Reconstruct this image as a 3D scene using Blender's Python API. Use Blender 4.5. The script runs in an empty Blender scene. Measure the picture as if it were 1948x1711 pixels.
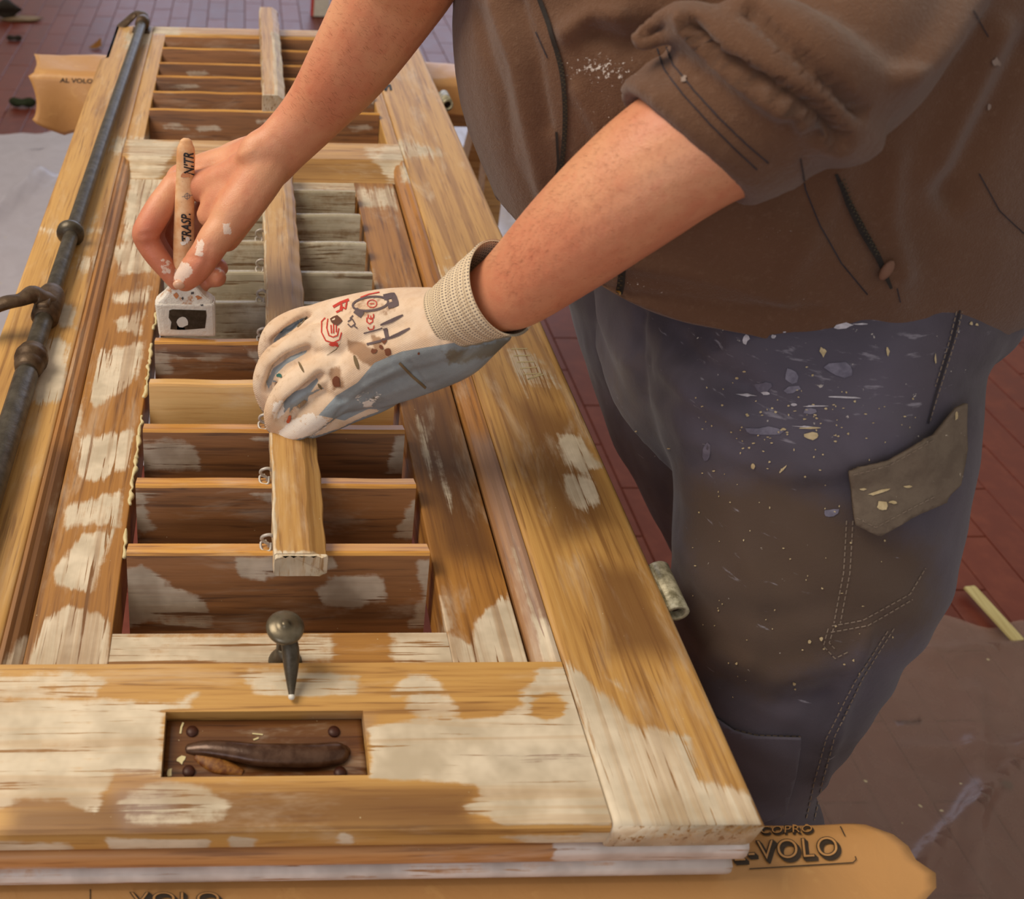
import bpy, bmesh, math, random
import numpy as np
from mathutils import Vector, Matrix
from mathutils.bvhtree import BVHTree
random.seed(7); rng = np.random.default_rng(7)
S = bpy.context.scene
COL = S.collection
# ---------------------------------------------------------------- camera
ZB = .85                                   # height of the shutter's top face
PXC, YAW, PIT, ROL = 529.88451, .0547642118, .723712436, .0409481937
F, CY, CZ = 1700., 855., ZB + .539
_cy, _sy, _ct, _st = math.cos(YAW), math.sin(YAW), math.cos(PIT), math.sin(PIT)
FW = np.array([_sy*_ct, _cy*_ct, -_st]); _r = np.array([_cy, -_sy, 0]); _u = np.cross(_r, FW)
RT = math.cos(ROL)*_r + math.sin(ROL)*_u; UP = -math.sin(ROL)*_r + math.cos(ROL)*_u
CAM = np.array([0, 0, CZ])
cd = bpy.data.cameras.new('camera'); cam = bpy.data.objects.new('camera', cd); COL.objects.link(cam)
cam.matrix_world = Matrix(((RT[0], UP[0], -FW[0], 0), (RT[1], UP[1], -FW[1], 0), (RT[2], UP[2], -FW[2], CZ), (0, 0, 0, 1)))
cd.sensor_fit = 'HORIZONTAL'; cd.sensor_width = 36; cd.lens = F/1948*36; cd.shift_x = (974-PXC)/1948
cd.clip_start = .02
cd.dof.use_dof = True; cd.dof.focus_distance = .80; cd.dof.aperture_fstop = 8
S.camera = cam
S.view_settings.view_transform = 'Standard'; S.view_settings.look = 'None'
S.view_settings.gamma = 1; S.view_settings.use_curve_mapping = False; S.view_settings.exposure = 0.0
# ---------------------------------------------------------------- light
w = bpy.data.worlds.new('room_light'); S.world = w; w.use_nodes = True
bg = w.node_tree.nodes['Background']; bg.inputs[0].default_value = (1.0, .90, .78, 1); bg.inputs[1].default_value = .42
def area(name, loc, target, sx, sy, power, col):
    l = bpy.data.lights.new(name, 'AREA'); l.shape = 'RECTANGLE'; l.size = sx; l.size_y = sy; l.energy = power; l.color = col
    o = bpy.data.objects.new(name, l); COL.objects.link(o); o.location = loc
    o.rotation_euler = (Vector(target)-Vector(loc)).to_track_quat('-Z', 'Y').to_euler()
    return o
area('ceiling_lamp', (-1.5, .9, 2.9), (.1, .7, .9), 1.3, 1.3, 60, (1, .88, .71))
area('far_window_light', (1.0, 8.2, 1.8), (.6, 2, .3), 4.6, 1.5, 75, (.62, .72, 1))
area('near_window_light', (-1.6, -2.6, 1.9), (.2, .5, .8), 1.6, 1.6, 24, (.80, .85, 1))
# ---------------------------------------------------------------- geometry helpers
def ray(x, y): return FW + RT*(x-PXC)/F - UP*(y-CY)/F
def D(x, y, d): return CAM + ray(x, y)*d
def Zp(x, y, z=ZB):
    r = ray(x, y); return CAM + r*((z-CZ)/r[2])
def proj(V):
    q = np.asarray(V, float)-CAM; d = q@FW
    return np.stack([PXC+F*(q@RT)/d, CY-F*(q@UP)/d], -1)
def lin(r, g, b):
    return tuple(((c/255)/12.92 if c/255 <= .04045 else ((c/255+.055)/1.055)**2.4) for c in (r, g, b))+(1,)
def thing(name, label, cat, loc=(0, 0, 0), group=None):
    o = bpy.data.objects.new(name, None); COL.objects.link(o); o.location = loc; o.empty_display_size = .05
    o['label'] = label; o['category'] = cat
    if group: o['group'] = group
    return o
def origin(p):
    v = Vector((0, 0, 0))
    while p: v += p.location; p = p.parent
    return v
def mk(name, V, Fc, mat, parent=None, smooth=False, attrs=None, label=None, mats=None, midx=None):
    """one mesh object from world-space vertices"""
    V = np.asarray(V, float).reshape(-1, 3); og = np.array(origin(parent))
    c = V.mean(0) if parent is None else (V.min(0)+V.max(0))/2
    loc = c-og
    m = bpy.data.meshes.new(name)
    m.from_pydata((V-c).tolist(), [], [tuple(int(i) for i in f) for f in Fc]); m.update()
    for mm in (mats or [mat]): m.materials.append(mm)
    if midx is not None: m.polygons.foreach_set('material_index', midx)
    if smooth: m.polygons.foreach_set('use_smooth', [True]*len(m.polygons))
    for k, a in (attrs or {}).items():
        at = m.attributes.new(k, 'FLOAT', 'POINT'); at.data.foreach_set('value', np.asarray(a, np.float32))
    o = bpy.data.objects.new(name, m); COL.objects.link(o); o.location = loc
    if parent: o.parent = parent
    if label: o['label'] = label
    return o
def tag(o, label, cat, group=None, kind=None):
    o['label'] = label; o['category'] = cat
    if group: o['group'] = group
    if kind: o['kind'] = kind
    return o
def sdist(P, poly):
    """signed distance (inside > 0) of 2D points to a polygon"""
    poly = np.asarray(poly, float); n = len(poly); d = np.full(len(P), 1e9); ins = np.zeros(len(P), bool)
    for i in range(n):
        a, b = poly[i], poly[(i+1) % n]; e = b-a; wv = P-a
        t = np.clip((wv@e)/max(e@e, 1e-9), 0, 1); d = np.minimum(d, np.hypot(*(wv-t[:, None]*e).T))
        c = ((a[1] > P[:, 1]) != (b[1] > P[:, 1])) & (P[:, 0] < (b[0]-a[0])*(P[:, 1]-a[1])/((b[1]-a[1]) or 1e-9)+a[0])
        ins ^= c
    return np.where(ins, d, -d)
def ldist(P, pts):
    pts = np.asarray(pts, float); d = np.full(len(P), 1e9)
    for a, b in zip(pts[:-1], pts[1:]):
        e = b-a; wv = P-a; t = np.clip((wv@e)/max(e@e, 1e-9), 0, 1)
        d = np.minimum(d, np.hypot(*(wv-t[:, None]*e).T))
    return d
def field(V, polys, soft=14, sub=()):
    P = proj(V); f = np.zeros(len(P))
    for p in polys:
        k = 1.
        if isinstance(p, tuple): p, k = p
        f = np.maximum(f, k*np.clip(.5+sdist(P, p)/(2*soft), 0, 1))
    for p in sub: f = np.minimum(f, 1-np.clip(.5+sdist(P, p)/(2*soft), 0, 1))
    return f
def resample(pts, step, closed=True):
    pts = [np.array(p, float) for p in pts]; out = []
    seq = pts+[pts[0]] if closed else pts
    for a, b in zip(seq[:-1], seq[1:]):
        n = max(1, int(round(np.linalg.norm(b-a)/step)))
        for i in range(n): out.append(a+(b-a)*i/n)
    if not closed: out.append(seq[-1])
    return out
def extrude(prof, a0, a1, axis, step=.006, pstep=.006):
    """closed profile swept along X or Y.  prof = (u, z) with u the other horizontal axis"""
    pr = resample(prof, pstep); n = len(pr); m = max(1, int(round((a1-a0)/step)))+1
    V = []
    for t in np.linspace(a0, a1, m):
        for u, z in pr: V.append((t, u, z) if axis == 'X' else (u, t, z))
    Fc = []
    for j in range(m-1):
        for i in range(n):
            k = (i+1) % n; q = (j*n+i, j*n+k, (j+1)*n+k, (j+1)*n+i)
            Fc.append(q)
    Fc.append(tuple(range(n-1, -1, -1))); Fc.append(tuple((m-1)*n+i for i in range(n)))
    return fixn(np.array(V), Fc)
def fixn(V, Fc):
    bm = bmesh.new(); vs = [bm.verts.new(v) for v in V]
    for f in Fc:
        try: bm.faces.new([vs[i] for i in f])
        except ValueError: pass
    bmesh.ops.recalc_face_normals(bm, faces=bm.faces)
    V2 = np.array([v.co[:] for v in bm.verts]); bm.verts.index_update()
    F2 = [tuple(v.index for v in f.verts) for f in bm.faces]; bm.free()
    return V2, F2
def rect_prof(u0, u1, z0, z1, r=.0025):
    p = []
    for cx, cz, a0 in ((u1-r, z1-r, 0), (u0+r, z1-r, 90), (u0+r, z0+r, 180), (u1-r, z0+r, 270)):
        for k in range(4):
            a = math.radians(a0+k*30); p.append((cx+r*math.cos(a), cz+r*math.sin(a)))
    return p
def box(x0, x1, y0, y1, z0, z1, b=.002):
    bm = bmesh.new(); bmesh.ops.create_cube(bm, size=1)
    for v in bm.verts: v.co = Vector((x0+(v.co.x+.5)*(x1-x0), y0+(v.co.y+.5)*(y1-y0), z0+(v.co.z+.5)*(z1-z0)))
    if b: bmesh.ops.bevel(bm, geom=bm.edges[:], offset=b, segments=2, affect='EDGES', profile=.6)
    return bm2(bm)
def bm2(bm):
    bm.verts.index_update(); V = np.array([v.co[:] for v in bm.verts]); Fc = [tuple(v.index for v in f.verts) for f in bm.faces]; bm.free(); return V, Fc
def join(*vf):
    V, Fc, o = [], [], 0
    for v, f in vf:
        V.append(np.asarray(v)); Fc += [tuple(i+o for i in q) for q in f]; o += len(v)
    return np.concatenate(V), Fc
def catmull(P, n):
    P = np.asarray(P, float); Q = np.vstack([2*P[0]-P[1], P, 2*P[-1]-P[-2]]); out = []
    for i in range(1, len(Q)-2):
        a, b, c, d = Q[i-1], Q[i], Q[i+1], Q[i+2]
        for t in np.linspace(0, 1, n, endpoint=False):
            out.append(.5*((2*b)+(-a+c)*t+(2*a-5*b+4*c-d)*t*t+(-a+3*b-3*c+d)*t**3))
    out.append(P[-1]); return np.array(out)
def tube(P, R, seg=14, sub=5, ref=None, caps=True, round_caps=True):
    """lofted limb; R per point: radius or (along ref, across)"""
    P = np.asarray(P, float); R = np.array([(r, r) if np.isscalar(r) else r for r in R], float)
    if round_caps and caps:
        for end in (0, -1):
            d = P[0]-P[1] if end == 0 else P[-1]-P[-2]
            d = d/np.linalg.norm(d); r = R[end].mean()
            add = np.array([P[end]+d*r*.55, P[end]+d*r*.9]); ra = np.array([R[end]*.82, R[end]*.42])
            if end == 0: P = np.vstack([add[::-1], P]); R = np.vstack([ra[::-1], R])
            else: P = np.vstack([P, add]); R = np.vstack([R, ra])
    C = catmull(np.hstack([P, R]), sub) if sub > 1 else np.hstack([P, R])
    Q = C[:, :3]; R = np.maximum(C[:, 3:], 1e-4); n = len(Q)
    T = np.gradient(Q, axis=0); T /= np.linalg.norm(T, axis=1)[:, None]+1e-12
    u = np.array(ref if ref is not None else (RT if abs(T[0]@RT) < .9 else UP), float)
    V = []
    for i in range(n):
        uu = np.array(ref, float) if ref is not None else u
        uu = uu-T[i]*(uu@T[i]); uu /= np.linalg.norm(uu); u = uu; wv = np.cross(T[i], uu)
        for k in range(seg):
            a = 2*math.pi*k/seg; V.append(Q[i]+uu*R[i, 0]*math.cos(a)+wv*R[i, 1]*math.sin(a))
    Fc = []
    for i in range(n-1):
        for k in range(seg):
            j = (k+1) % seg; Fc.append((i*seg+k, i*seg+j, (i+1)*seg+j, (i+1)*seg+k))
    if caps: Fc += [tuple(range(seg-1, -1, -1)), tuple((n-1)*seg+k for k in range(seg))]
    return np.array(V), Fc
def ptube(pts, sub=5, seg=14, **k):
    """tube from (px, py, depth, r)"""
    return tube([D(*p[:3]) for p in pts], [p[3] for p in pts], seg=seg, sub=sub, **k)
def ball(c, r, sc=(1, 1, 1), seg=16):
    bm = bmesh.new(); bmesh.ops.create_uvsphere(bm, u_segments=seg, v_segments=seg//2+2, radius=1)
    V, Fc = bm2(bm); return V*np.array(sc)*r+np.array(c), Fc
def lathe(prof, c, axis=(0, 0, 1), seg=24):
    ax = np.array(axis, float); ax /= np.linalg.norm(ax); u = np.cross(ax, (0.3, 1, .2)); u /= np.linalg.norm(u); v = np.cross(ax, u)
    V = []; n = len(prof)
    for r, h in prof:
        for k in range(seg):
            a = 2*math.pi*k/seg; V.append(np.array(c)+ax*h+(u*math.cos(a)+v*math.sin(a))*max(r, 1e-5))
    Fc = [(i*seg+k, i*seg+(k+1) % seg, (i+1)*seg+(k+1) % seg, (i+1)*seg+k) for i in range(n-1) for k in range(seg)]
    Fc += [tuple(range(seg)), tuple((n-1)*seg+k for k in range(seg))]
    return fixn(np.array(V), Fc)
def remesh(parts, voxel, smooth=3, fac=.5):
    V, Fc = join(*parts); V, Fc = fixn(V, Fc)
    m = bpy.data.meshes.new('tmp'); m.from_pydata(V.tolist(), [], Fc)
    o = bpy.data.objects.new('tmp', m); COL.objects.link(o)
    r = o.modifiers.new('r', 'REMESH'); r.mode = 'VOXEL'; r.voxel_size = voxel; r.adaptivity = 0
    if smooth:
        s = o.modifiers.new('s', 'SMOOTH'); s.iterations = smooth; s.factor = fac
    bpy.context.view_layer.update(); dg = bpy.context.evaluated_depsgraph_get()
    me = o.evaluated_get(dg).to_mesh(); n = len(me.vertices)
    V = np.empty(n*3); me.vertices.foreach_get('co', V); V = V.reshape(-1, 3).copy()
    N = np.empty(n*3); me.vertices.foreach_get('normal', N); N = N.reshape(-1, 3).copy()
    Fc = [tuple(p.vertices) for p in me.polygons]
    o.evaluated_get(dg).to_mesh_clear(); bpy.data.objects.remove(o); bpy.data.meshes.remove(m)
    return V, N, Fc
def fold(V, N, pts, width, depth):
    P = proj(V); d = ldist(P, pts); front = np.clip(-(N@FW)*2+.2, 0, 1)
    V += N*(depth*np.exp(-(d/width)**2)*front)[:, None]
def bvh(V, Fc): return BVHTree.FromPolygons([Vector(v) for v in V], Fc)
def cast(tree, x, y, off):
    d = ray(x, y); d = d/np.linalg.norm(d)
    h, n, i, t = tree.ray_cast(Vector(CAM), Vector(d), 6)
    if h is None: return None
    if n.dot(Vector(d)) > 0: n = -n
    n = (n*.6-Vector(d)*.4).normalized()
    return np.array(h+n*off)
def decal(name, polys, trees, mat, parent, off=.0006, label=None, stuff=False):
    """flat print / thin patches laid on a surface; polys = [(pts2d, faces)]"""
    V, Fc, o = [], [], 0
    trees = trees if isinstance(trees, list) else [trees]
    for pts, faces in polys:
        q = []; ok = []
        for (x, y) in pts:
            h = None
            for t in trees:
                c = cast(t, x, y, off)
                if c is not None and (h is None or (c-CAM)@FW < (h-CAM)@FW): h = c
            ok.append(h is not None); q.append(h if h is not None else np.zeros(3))
        V += q
        for f in faces:
            if all(ok[i] for i in f):
                zz = [(q[i]-CAM)@FW for i in f]
                if max(zz)-min(zz) < .03: Fc.append(tuple(i+o for i in f))
        o += len(pts)
    used = sorted({i for f in Fc for i in f}); mp = {k: i for i, k in enumerate(used)}
    if not used: return None
    ob = mk(name, [V[i] for i in used], [tuple(mp[i] for i in f) for f in Fc], mat, parent, smooth=True, label=label)
    if stuff: ob['kind'] = 'stuff'
    return ob
def decals(name, polys, *a, **k):
    return [decal(name, [p], *a, **k) for p in polys]
def stroke(pts, wd, step=7, taper=False):
    pts = np.array(resample(pts, step, False)) if len(pts) > 1 else np.array(pts)
    T = np.gradient(pts, axis=0); T /= np.linalg.norm(T, axis=1)[:, None]+1e-9; Nn = np.stack([-T[:, 1], T[:, 0]], 1)
    n = len(pts); ww = np.full(n, wd/2.)
    if taper: ww = ww*np.sin(np.linspace(.25, math.pi-.25, n))**.7
    P = np.vstack([pts+Nn*ww[:, None], pts-Nn*ww[:, None]])
    return P, [(i, i+1, n+i+1, n+i) for i in range(n-1)]
def blob(x, y, rx, ry=None, n=9, jit=.3, rot=0):
    ry = ry or rx; P = [(x, y)]
    for k in range(n):
        a = 2*math.pi*k/n; s = 1+random.uniform(-jit, jit); c, d = rx*s*math.cos(a), ry*s*math.sin(a)
        P.append((x+c*math.cos(rot)-d*math.sin(rot), y+c*math.sin(rot)+d*math.cos(rot)))
    return P, [(0, 1+k, 1+(k+1) % n) for k in range(n)]
def text2d(txt, size, offset=0., shear=0., spacing=1., res=3):
    c = bpy.data.curves.new('t', 'FONT'); c.body = txt; c.size = 1; c.offset = offset; c.shear = shear; c.space_character = spacing
    c.fill_mode = 'FRONT'; c.resolution_u = res
    o = bpy.data.objects.new('t', c); COL.objects.link(o); bpy.context.view_layer.update()
    me = o.evaluated_get(bpy.context.evaluated_depsgraph_get()).to_mesh()
    P = np.array([v.co[:2] for v in me.vertices])*size; Fc = [tuple(p.vertices) for p in me.polygons]
    o.evaluated_get(bpy.context.evaluated_depsgraph_get()).to_mesh_clear()
    bpy.data.objects.remove(o); bpy.data.curves.remove(c)
    return P, Fc
def place2d(P, x, y, ex, ey):
    """map font space to image px: origin, x-axis vector, y-axis (up) vector"""
    P = np.asarray(P); return np.array([x, y])+P[:, :1]*np.array(ex)+P[:, 1:2]*np.array(ey)
# ---------------------------------------------------------------- materials
class NT:
    def __init__(s, name):
        s.m = bpy.data.materials.new(name); s.m.use_nodes = True; s.t = s.m.node_tree; s.n = s.t.nodes; s.l = s.t.links
        s.b = s.n['Principled BSDF']; s.out = s.n['Material Output']
    def add(s, typ, ins=None, **k):
        x = s.n.new(typ)
        for a, v in k.items(): setattr(x, a, v)
        for a, v in (ins or {}).items(): s.set(x.inputs[a], v)
        return x
    def set(s, sock, v):
        if isinstance(v, bpy.types.NodeSocket): s.l.new(v, sock)
        elif isinstance(v, bpy.types.Node): s.l.new(v.outputs[0], sock)
        else: sock.default_value = v
    def math(s, op, a, b=0., c=0., clamp=False):
        x = s.add('ShaderNodeMath', {0: a, 1: b, 2: c}, operation=op); x.use_clamp = clamp; return x.outputs[0]
    def mix(s, f, a, b, mode='MIX'):
        x = s.add('ShaderNodeMix', data_type='RGBA', blend_type=mode); s.set(x.inputs[0], f); s.set(x.inputs[6], a); s.set(x.inputs[7], b); return x.outputs[2]
    def noise(s, vec, scale, detail=3., rough=.55, dist=0.):
        return s.add('ShaderNodeTexNoise', {'Vector': vec, 'Scale': scale, 'Detail': detail, 'Roughness': rough, 'Distortion': dist}).outputs[0]
    def step(s, v, lo, hi):
        x = s.add('ShaderNodeMapRange', {0: v, 1: lo, 2: hi}, interpolation_type='SMOOTHSTEP'); return x.outputs[0]
    def attr(s, name): return s.add('ShaderNodeAttribute', attribute_name=name).outputs['Fac']
    def coords(s, scale=(1, 1, 1), rnd=True):
        tc = s.add('ShaderNodeTexCoord').outputs['Object']
        if rnd:
            r = s.add('ShaderNodeObjectInfo').outputs['Random']; r = s.math('MULTIPLY', r, 37.)
            tc = s.add('ShaderNodeVectorMath', {0: tc, 1: r}, operation='ADD').outputs[0]
        return s.add('ShaderNodeMapping', {'Vector': tc, 'Scale': scale}).outputs[0], tc
    def bump(s, h, strength=.3, dist=.001, prev=None):
        x = s.add('ShaderNodeBump', {'Height': h, 'Strength': strength, 'Distance': dist})
        if prev is not None: s.set(x.inputs['Normal'], prev)
        return x.outputs[0]
    def fin(s, col, rough=.5, nrm=None, **k):
        s.set(s.b.inputs['Base Color'], col); s.set(s.b.inputs['Roughness'], rough)
        if nrm is not None: s.set(s.b.inputs['Normal'], nrm)
        for a, v in k.items(): s.set(s.b.inputs[a.replace('_', ' ')], v)
        return s.m
def wood(name, axis, light, mid, dark, putty=(228, 214, 190), rough=.45, groove=.55, popa=.93, base_paint=0., stain=.5, gs=1.):
    t = NT(name); sc = {'X': (.035, 1, .6), 'Y': (1, .035, .6), 'Z': (1, 1, .035)}[axis]
    g, raw = t.coords(sc)
    n1 = t.noise(g, 330*gs, 3, .6, .3); n2 = t.noise(g, 75*gs, 3, .55, .8); n3 = t.noise(raw, 7, 3, .6); n4 = t.noise(raw, 120, 4, .65)
    n5 = t.noise(raw, 26, 3, .6)
    v = t.math('ADD', t.math('MULTIPLY', n1, .45), t.math('MULTIPLY', n2, .55))
    f = t.step(v, .36, .66)
    c = t.mix(f, lin(*light), lin(*mid))
    gr = t.step(n1, .56, .68)                                   # open dark grain lines
    c = t.mix(t.math('MULTIPLY', gr, .5), c, lin(*dark))
    band = t.step(n2, .50, .72)
    c = t.mix(t.math('MULTIPLY', band, .38), c, lin(*dark))
    tone = t.math('ADD', t.attr('tone'), t.math('MULTIPLY', t.math('SUBTRACT', n3, .5), stain))
    tone = t.step(tone, .15, .95)
    c = t.mix(t.math('MULTIPLY', tone, .85), c, lin(*dark))
    grey = t.attr('grey'); c = t.mix(t.math('MULTIPLY', grey, .75), c, lin(150, 128, 118))
    smear = t.noise(t.add('ShaderNodeMapping', {'Vector': raw, 'Scale': tuple(1 if s_ > .3 else .22 for s_ in sc)}).outputs[0], 30, 5, .7, .4)
    c = t.mix(t.math('MULTIPLY', t.step(smear, .52, .74), .30), c, lin(*putty))
    p = t.math('ADD', t.attr('paint'), base_paint)
    q = t.math('ADD', p, t.math('MULTIPLY', t.math('SUBTRACT', n5, .5), .75))
    n6 = t.noise(g, 150*gs, 4, .65, .2)
    q = t.math('ADD', q, t.math('MULTIPLY', t.math('SUBTRACT', n4, .5), .45))
    q = t.math('ADD', q, t.math('MULTIPLY', t.math('SUBTRACT', n6, .5), 1.15))
    q = t.math('SUBTRACT', q, t.math('MULTIPLY', gr, groove*.9))
    mask = t.math('MULTIPLY', t.step(q, .36, .74), popa)
    mask = t.math('MULTIPLY', mask, t.step(p, .02, .2))
    lines = t.step(n2, .46, .60)
    mask = t.math('MULTIPLY', mask, t.math('SUBTRACT', 1., t.math('MULTIPLY', lines, groove*.6)))
    pc = t.mix(t.step(n5, .3, .7), lin(*putty), lin(*(max(0, x-38) for x in putty)))
    c = t.mix(mask, c, pc)
    sp = t.noise(raw, 420, 1, .5); c = t.mix(t.math('MULTIPLY', t.step(sp, .80, .83), .8), c, lin(215, 200, 160))
    h = t.math('ADD', t.math('MULTIPLY', n1, -.5), t.math('MULTIPLY', mask, .5))
    b = t.bump(h, .38, .0012)
    r = t.math('ADD', t.math('MULTIPLY', mask, .15), rough)
    return t.fin(c, r, b)
def simple(name, col, rough=.5, metal=0., var=12, scale=60, bump=.2, bd=.0006, spec=.5, **k):
    t = NT(name); _, raw = t.coords()
    n = t.noise(raw, scale, 4, .6); c = t.mix(t.step(n, .3, .7), lin(*col), lin(*(max(0, min(255, x-var)) for x in col)))
    return t.fin(c, rough, t.bump(n, bump, bd), Metallic=metal, Specular_IOR_Level=spec, **k)
# ---------------------------------------------------------------- floor
def tile_mat():
    t = NT('terracotta'); _, raw = t.coords()
    r = t.add('ShaderNodeObjectInfo').outputs['Random']
    n = t.noise(raw, 22, 4, .6); n2 = t.noise(raw, 260, 2, .5)
    c = t.mix(r, lin(118, 50, 32), lin(102, 40, 26)); c = t.mix(t.math('MULTIPLY', t.step(n, .4, .75), .45), c, lin(140, 72, 50))
    return t.fin(c, t.math('ADD', t.math('MULTIPLY', n, .2), .34), t.bump(t.math('ADD', n, t.math('MULTIPLY', n2, .3)), .15, .001))
TILE = tile_mat(); GROUT = simple('grout', (138, 74, 54), .8, scale=150)
V, Fc = box(-7, 7, -3, 9, -.06, -.004, 0)
floor = mk('floor', V, Fc, GROUT); floor['kind'] = 'structure'
TW, TL = .0955, .30; X0, Y0 = 1.437, 1.144
def seen(px, py):
    if not (-60 < px < 2010 and -60 < py < 1770): return False
    if py < 620 and px < 240-.42*(py-40): return True
    if py < 70 and px < 640: return True
    if 760 < px < 1030 and py < 460: return True
    return px > 1560 and py > 440 and px > 1900-.38*(py-480)
tv, tf = box(-TW/2+.0013, TW/2-.0013, -TL/2+.0013, TL/2-.0013, -.008, 0, 0)
def tile_bm():
    bm = bmesh.new(); vs = [bm.verts.new(v) for v in tv]; [bm.faces.new([vs[i] for i in f]) for f in tf]
    bm.normal_update(); e = [e for e in bm.edges if all(v.co.z > -.001 for v in e.verts)]
    bmesh.ops.bevel(bm, geom=e, offset=.0018, segments=1, affect='EDGES'); return bm2(bm)
tv, tf = tile_bm()
tme = bpy.data.meshes.new('tile'); tme.from_pydata(tv.tolist(), [], tf); tme.materials.append(TILE); tme.update()
cand, rest = [], []
for i in range(-60, 40):
    for j in range(-9, 24):
        x = X0+(i+.5)*TW; y = Y0+(j+.5)*TL+(TL/2 if i % 2 else 0)
        if y < -1.2 or abs(x) > 5: continue
        P = proj([(x, y, 0), (x, y-TL*.4, 0), (x, y+TL*.4, 0)]) if y > -.2 else None
        (cand if P is not None and any(seen(*p) for p in P) else rest).append((x, y))
cand.sort(key=lambda q: q[0]**2+q[1]**2)
rest += cand[300:]; cand = cand[:300]
for x, y in cand:
    o = bpy.data.objects.new('tile', tme); COL.objects.link(o); o.parent = floor
    o.location = Vector((x, y, random.uniform(-.0004, .0004)))-floor.location
nv = len(tv); RV = np.concatenate([tv+np.array([x, y, 0]) for x, y in rest]); RF = [tuple(i+k*nv for i in f) for k in range(len(rest)) for f in tf]
o = mk('tile_field', RV, RF, TILE, floor); o['kind'] = 'stuff'
# ---------------------------------------------------------------- plastic sheets
def plastic(name, tint, alpha, rough):
    t = NT(name); _, raw = t.coords((1, 1, 1), False); n = t.noise(raw, 18, 4, .6, .6)
    sp = t.noise(raw, 70, 1, .4); spot = t.step(sp, .78, .80)
    c = t.mix(spot, lin(*tint), lin(205, 190, 150))
    a = t.math('MAXIMUM', t.math('ADD', t.math('MULTIPLY', n, .22), alpha-.11), spot)
    return t.fin(c, rough, t.bump(n, .5, .004), Alpha=a, Specular_IOR_Level=.6)
def sheet(name, corners, mat, creases, n=110, amp=.004):
    """wrinkled film between four floor corners"""
    c = np.array(corners, float); U, W = np.meshgrid(np.linspace(0, 1, n), np.linspace(0, 1, n)); U = U.ravel(); W = W.ravel()
    P = (c[0]*((1-U)*(1-W))[:, None]+c[1]*(U*(1-W))[:, None]+c[2]*(U*W)[:, None]+c[3]*((1-U)*W)[:, None])
    e = .012*np.sin(P[:, 0]*19+1)+.01*np.sin(P[:, 0]*41+P[:, 1]*7); P[:, 1] += e*(W > .9)+e*.8*(W < .1)
    z = .004+amp*(.5+.5*np.sin(P[:, 0]*13+4*np.sin(P[:, 1]*5)))*(.5+.5*np.sin(P[:, 1]*17+3*np.sin(P[:, 0]*6)))
    for a, b, h, wd in creases:
        z += 1.7*h*np.exp(-(ldist(P, [a, b])/wd)**2)
    Fc = [(j*n+i, j*n+i+1, (j+1)*n+i+1, (j+1)*n+i) for j in range(n-1) for i in range(n-1)]
    return mk(name, np.column_stack([P, z]), Fc, mat, smooth=True)
sh = sheet('plastic_sheet', [(.5, -1.0), (2.9, -1.0), (2.9, 1.12), (.5, 1.02)], plastic('film_clear', (160, 132, 118), .52, .30),
           [((1.0, .55), (1.75, 1.02), .016, .012), ((.9, .35), (1.7, .62), .014, .014), ((.75, .1), (1.6, .45), .013, .012), ((1.15, .78), (2.1, .80), .012, .01),
            ((.9, .2), (1.35, .9), .010, .016), ((1.2, 0), (1.9, .3), .012, .012), ((1.3, .98), (2.0, 1.05), .01, .01)], 150)
tag(sh, 'creased translucent plastic film over the tiles at the lower right, behind the man', 'plastic sheet', 'plastic films spread on the floor')
sh = sheet('plastic_sheet', [(-2.2, 1.5), (.55, 1.5), (1.35, 4.0), (-2.2, 3.0)], plastic('film_milky', (205, 198, 206), .80, .30),
           [((-1.3, 1.2), (-.70, 3.0), .03, .02), ((-1.1, 1.4), (-.84, 2.4), .03, .015), ((-.9, .8), (-.62, 1.9), .03, .015), ((-1.6, 1.5), (-1.1, 2.9), .02, .02), ((.7, 1.5), (.95, 3.4), .014, .02), ((.95, 2.2), (.8, 3.8), .01, .03)], 150, .006)
tag(sh, 'pale milky plastic film on the floor beneath and beyond the shutter', 'plastic sheet', 'plastic films spread on the floor')
# ---------------------------------------------------------------- floor debris
STICK = wood('stick_wood', 'Y', (214, 200, 140), (200, 182, 120), (170, 150, 90), stain=.2)
a, b = Zp(1840, 1120, .012), Zp(1935, 1222, .012); dr = (b-a)/np.linalg.norm(b-a); pr = np.array([-dr[1], dr[0], 0])
V, Fc = box(-.5, .5, -.5, .5, -.5, .5, .06); L = np.linalg.norm(b-a)
V = a+(V[:, :1]+.5)*dr*L+V[:, 1:2]*pr*.024+V[:, 2:3]*np.array([0, 0, .006])+np.array([0, 0, .006]); V[:, 2] += .002*np.sin((V-a)@dr*30)
tag(mk('paint_stirring_stick', V, Fc, STICK), 'pale flat wooden stick lying half on the red tiles and half on the clear film', 'stick')
DARK = simple('debris_dark', (48, 38, 26), .9, scale=90, var=20); LEAFM = simple('leaf_yellow', (190, 128, 40), .7); GREEN = simple('debris_green', (44, 52, 26), .9)
def chunk(name, px, py, rx, ry, rz, mat, label, cat, seed):
    c = Zp(px, py, 0); V, Fc = ball((0, 0, 0), 1, (1, 1, 1), 14); r = np.random.default_rng(seed)
    V = V*(1+.35*np.sin(V[:, [1, 2, 0]]*4+r.uniform(0, 6, 3))); V = V*np.array([rx, ry, rz]); V[:, 2] -= V[:, 2].min(); V[:, 2] += .001
    return tag(mk(name, V+c, Fc, mat, smooth=True), label, cat, 'scraps lying on the floor')
chunk('debris_lump', 12, 34, .07, .05, .035, DARK, 'dark jagged lump at the very top left corner of the floor', 'debris', 1)
chunk('debris_lump', 28, 77, .03, .015, .012, DARK, 'small dark scrap on the tiles just below the corner lump', 'debris', 2)
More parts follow.
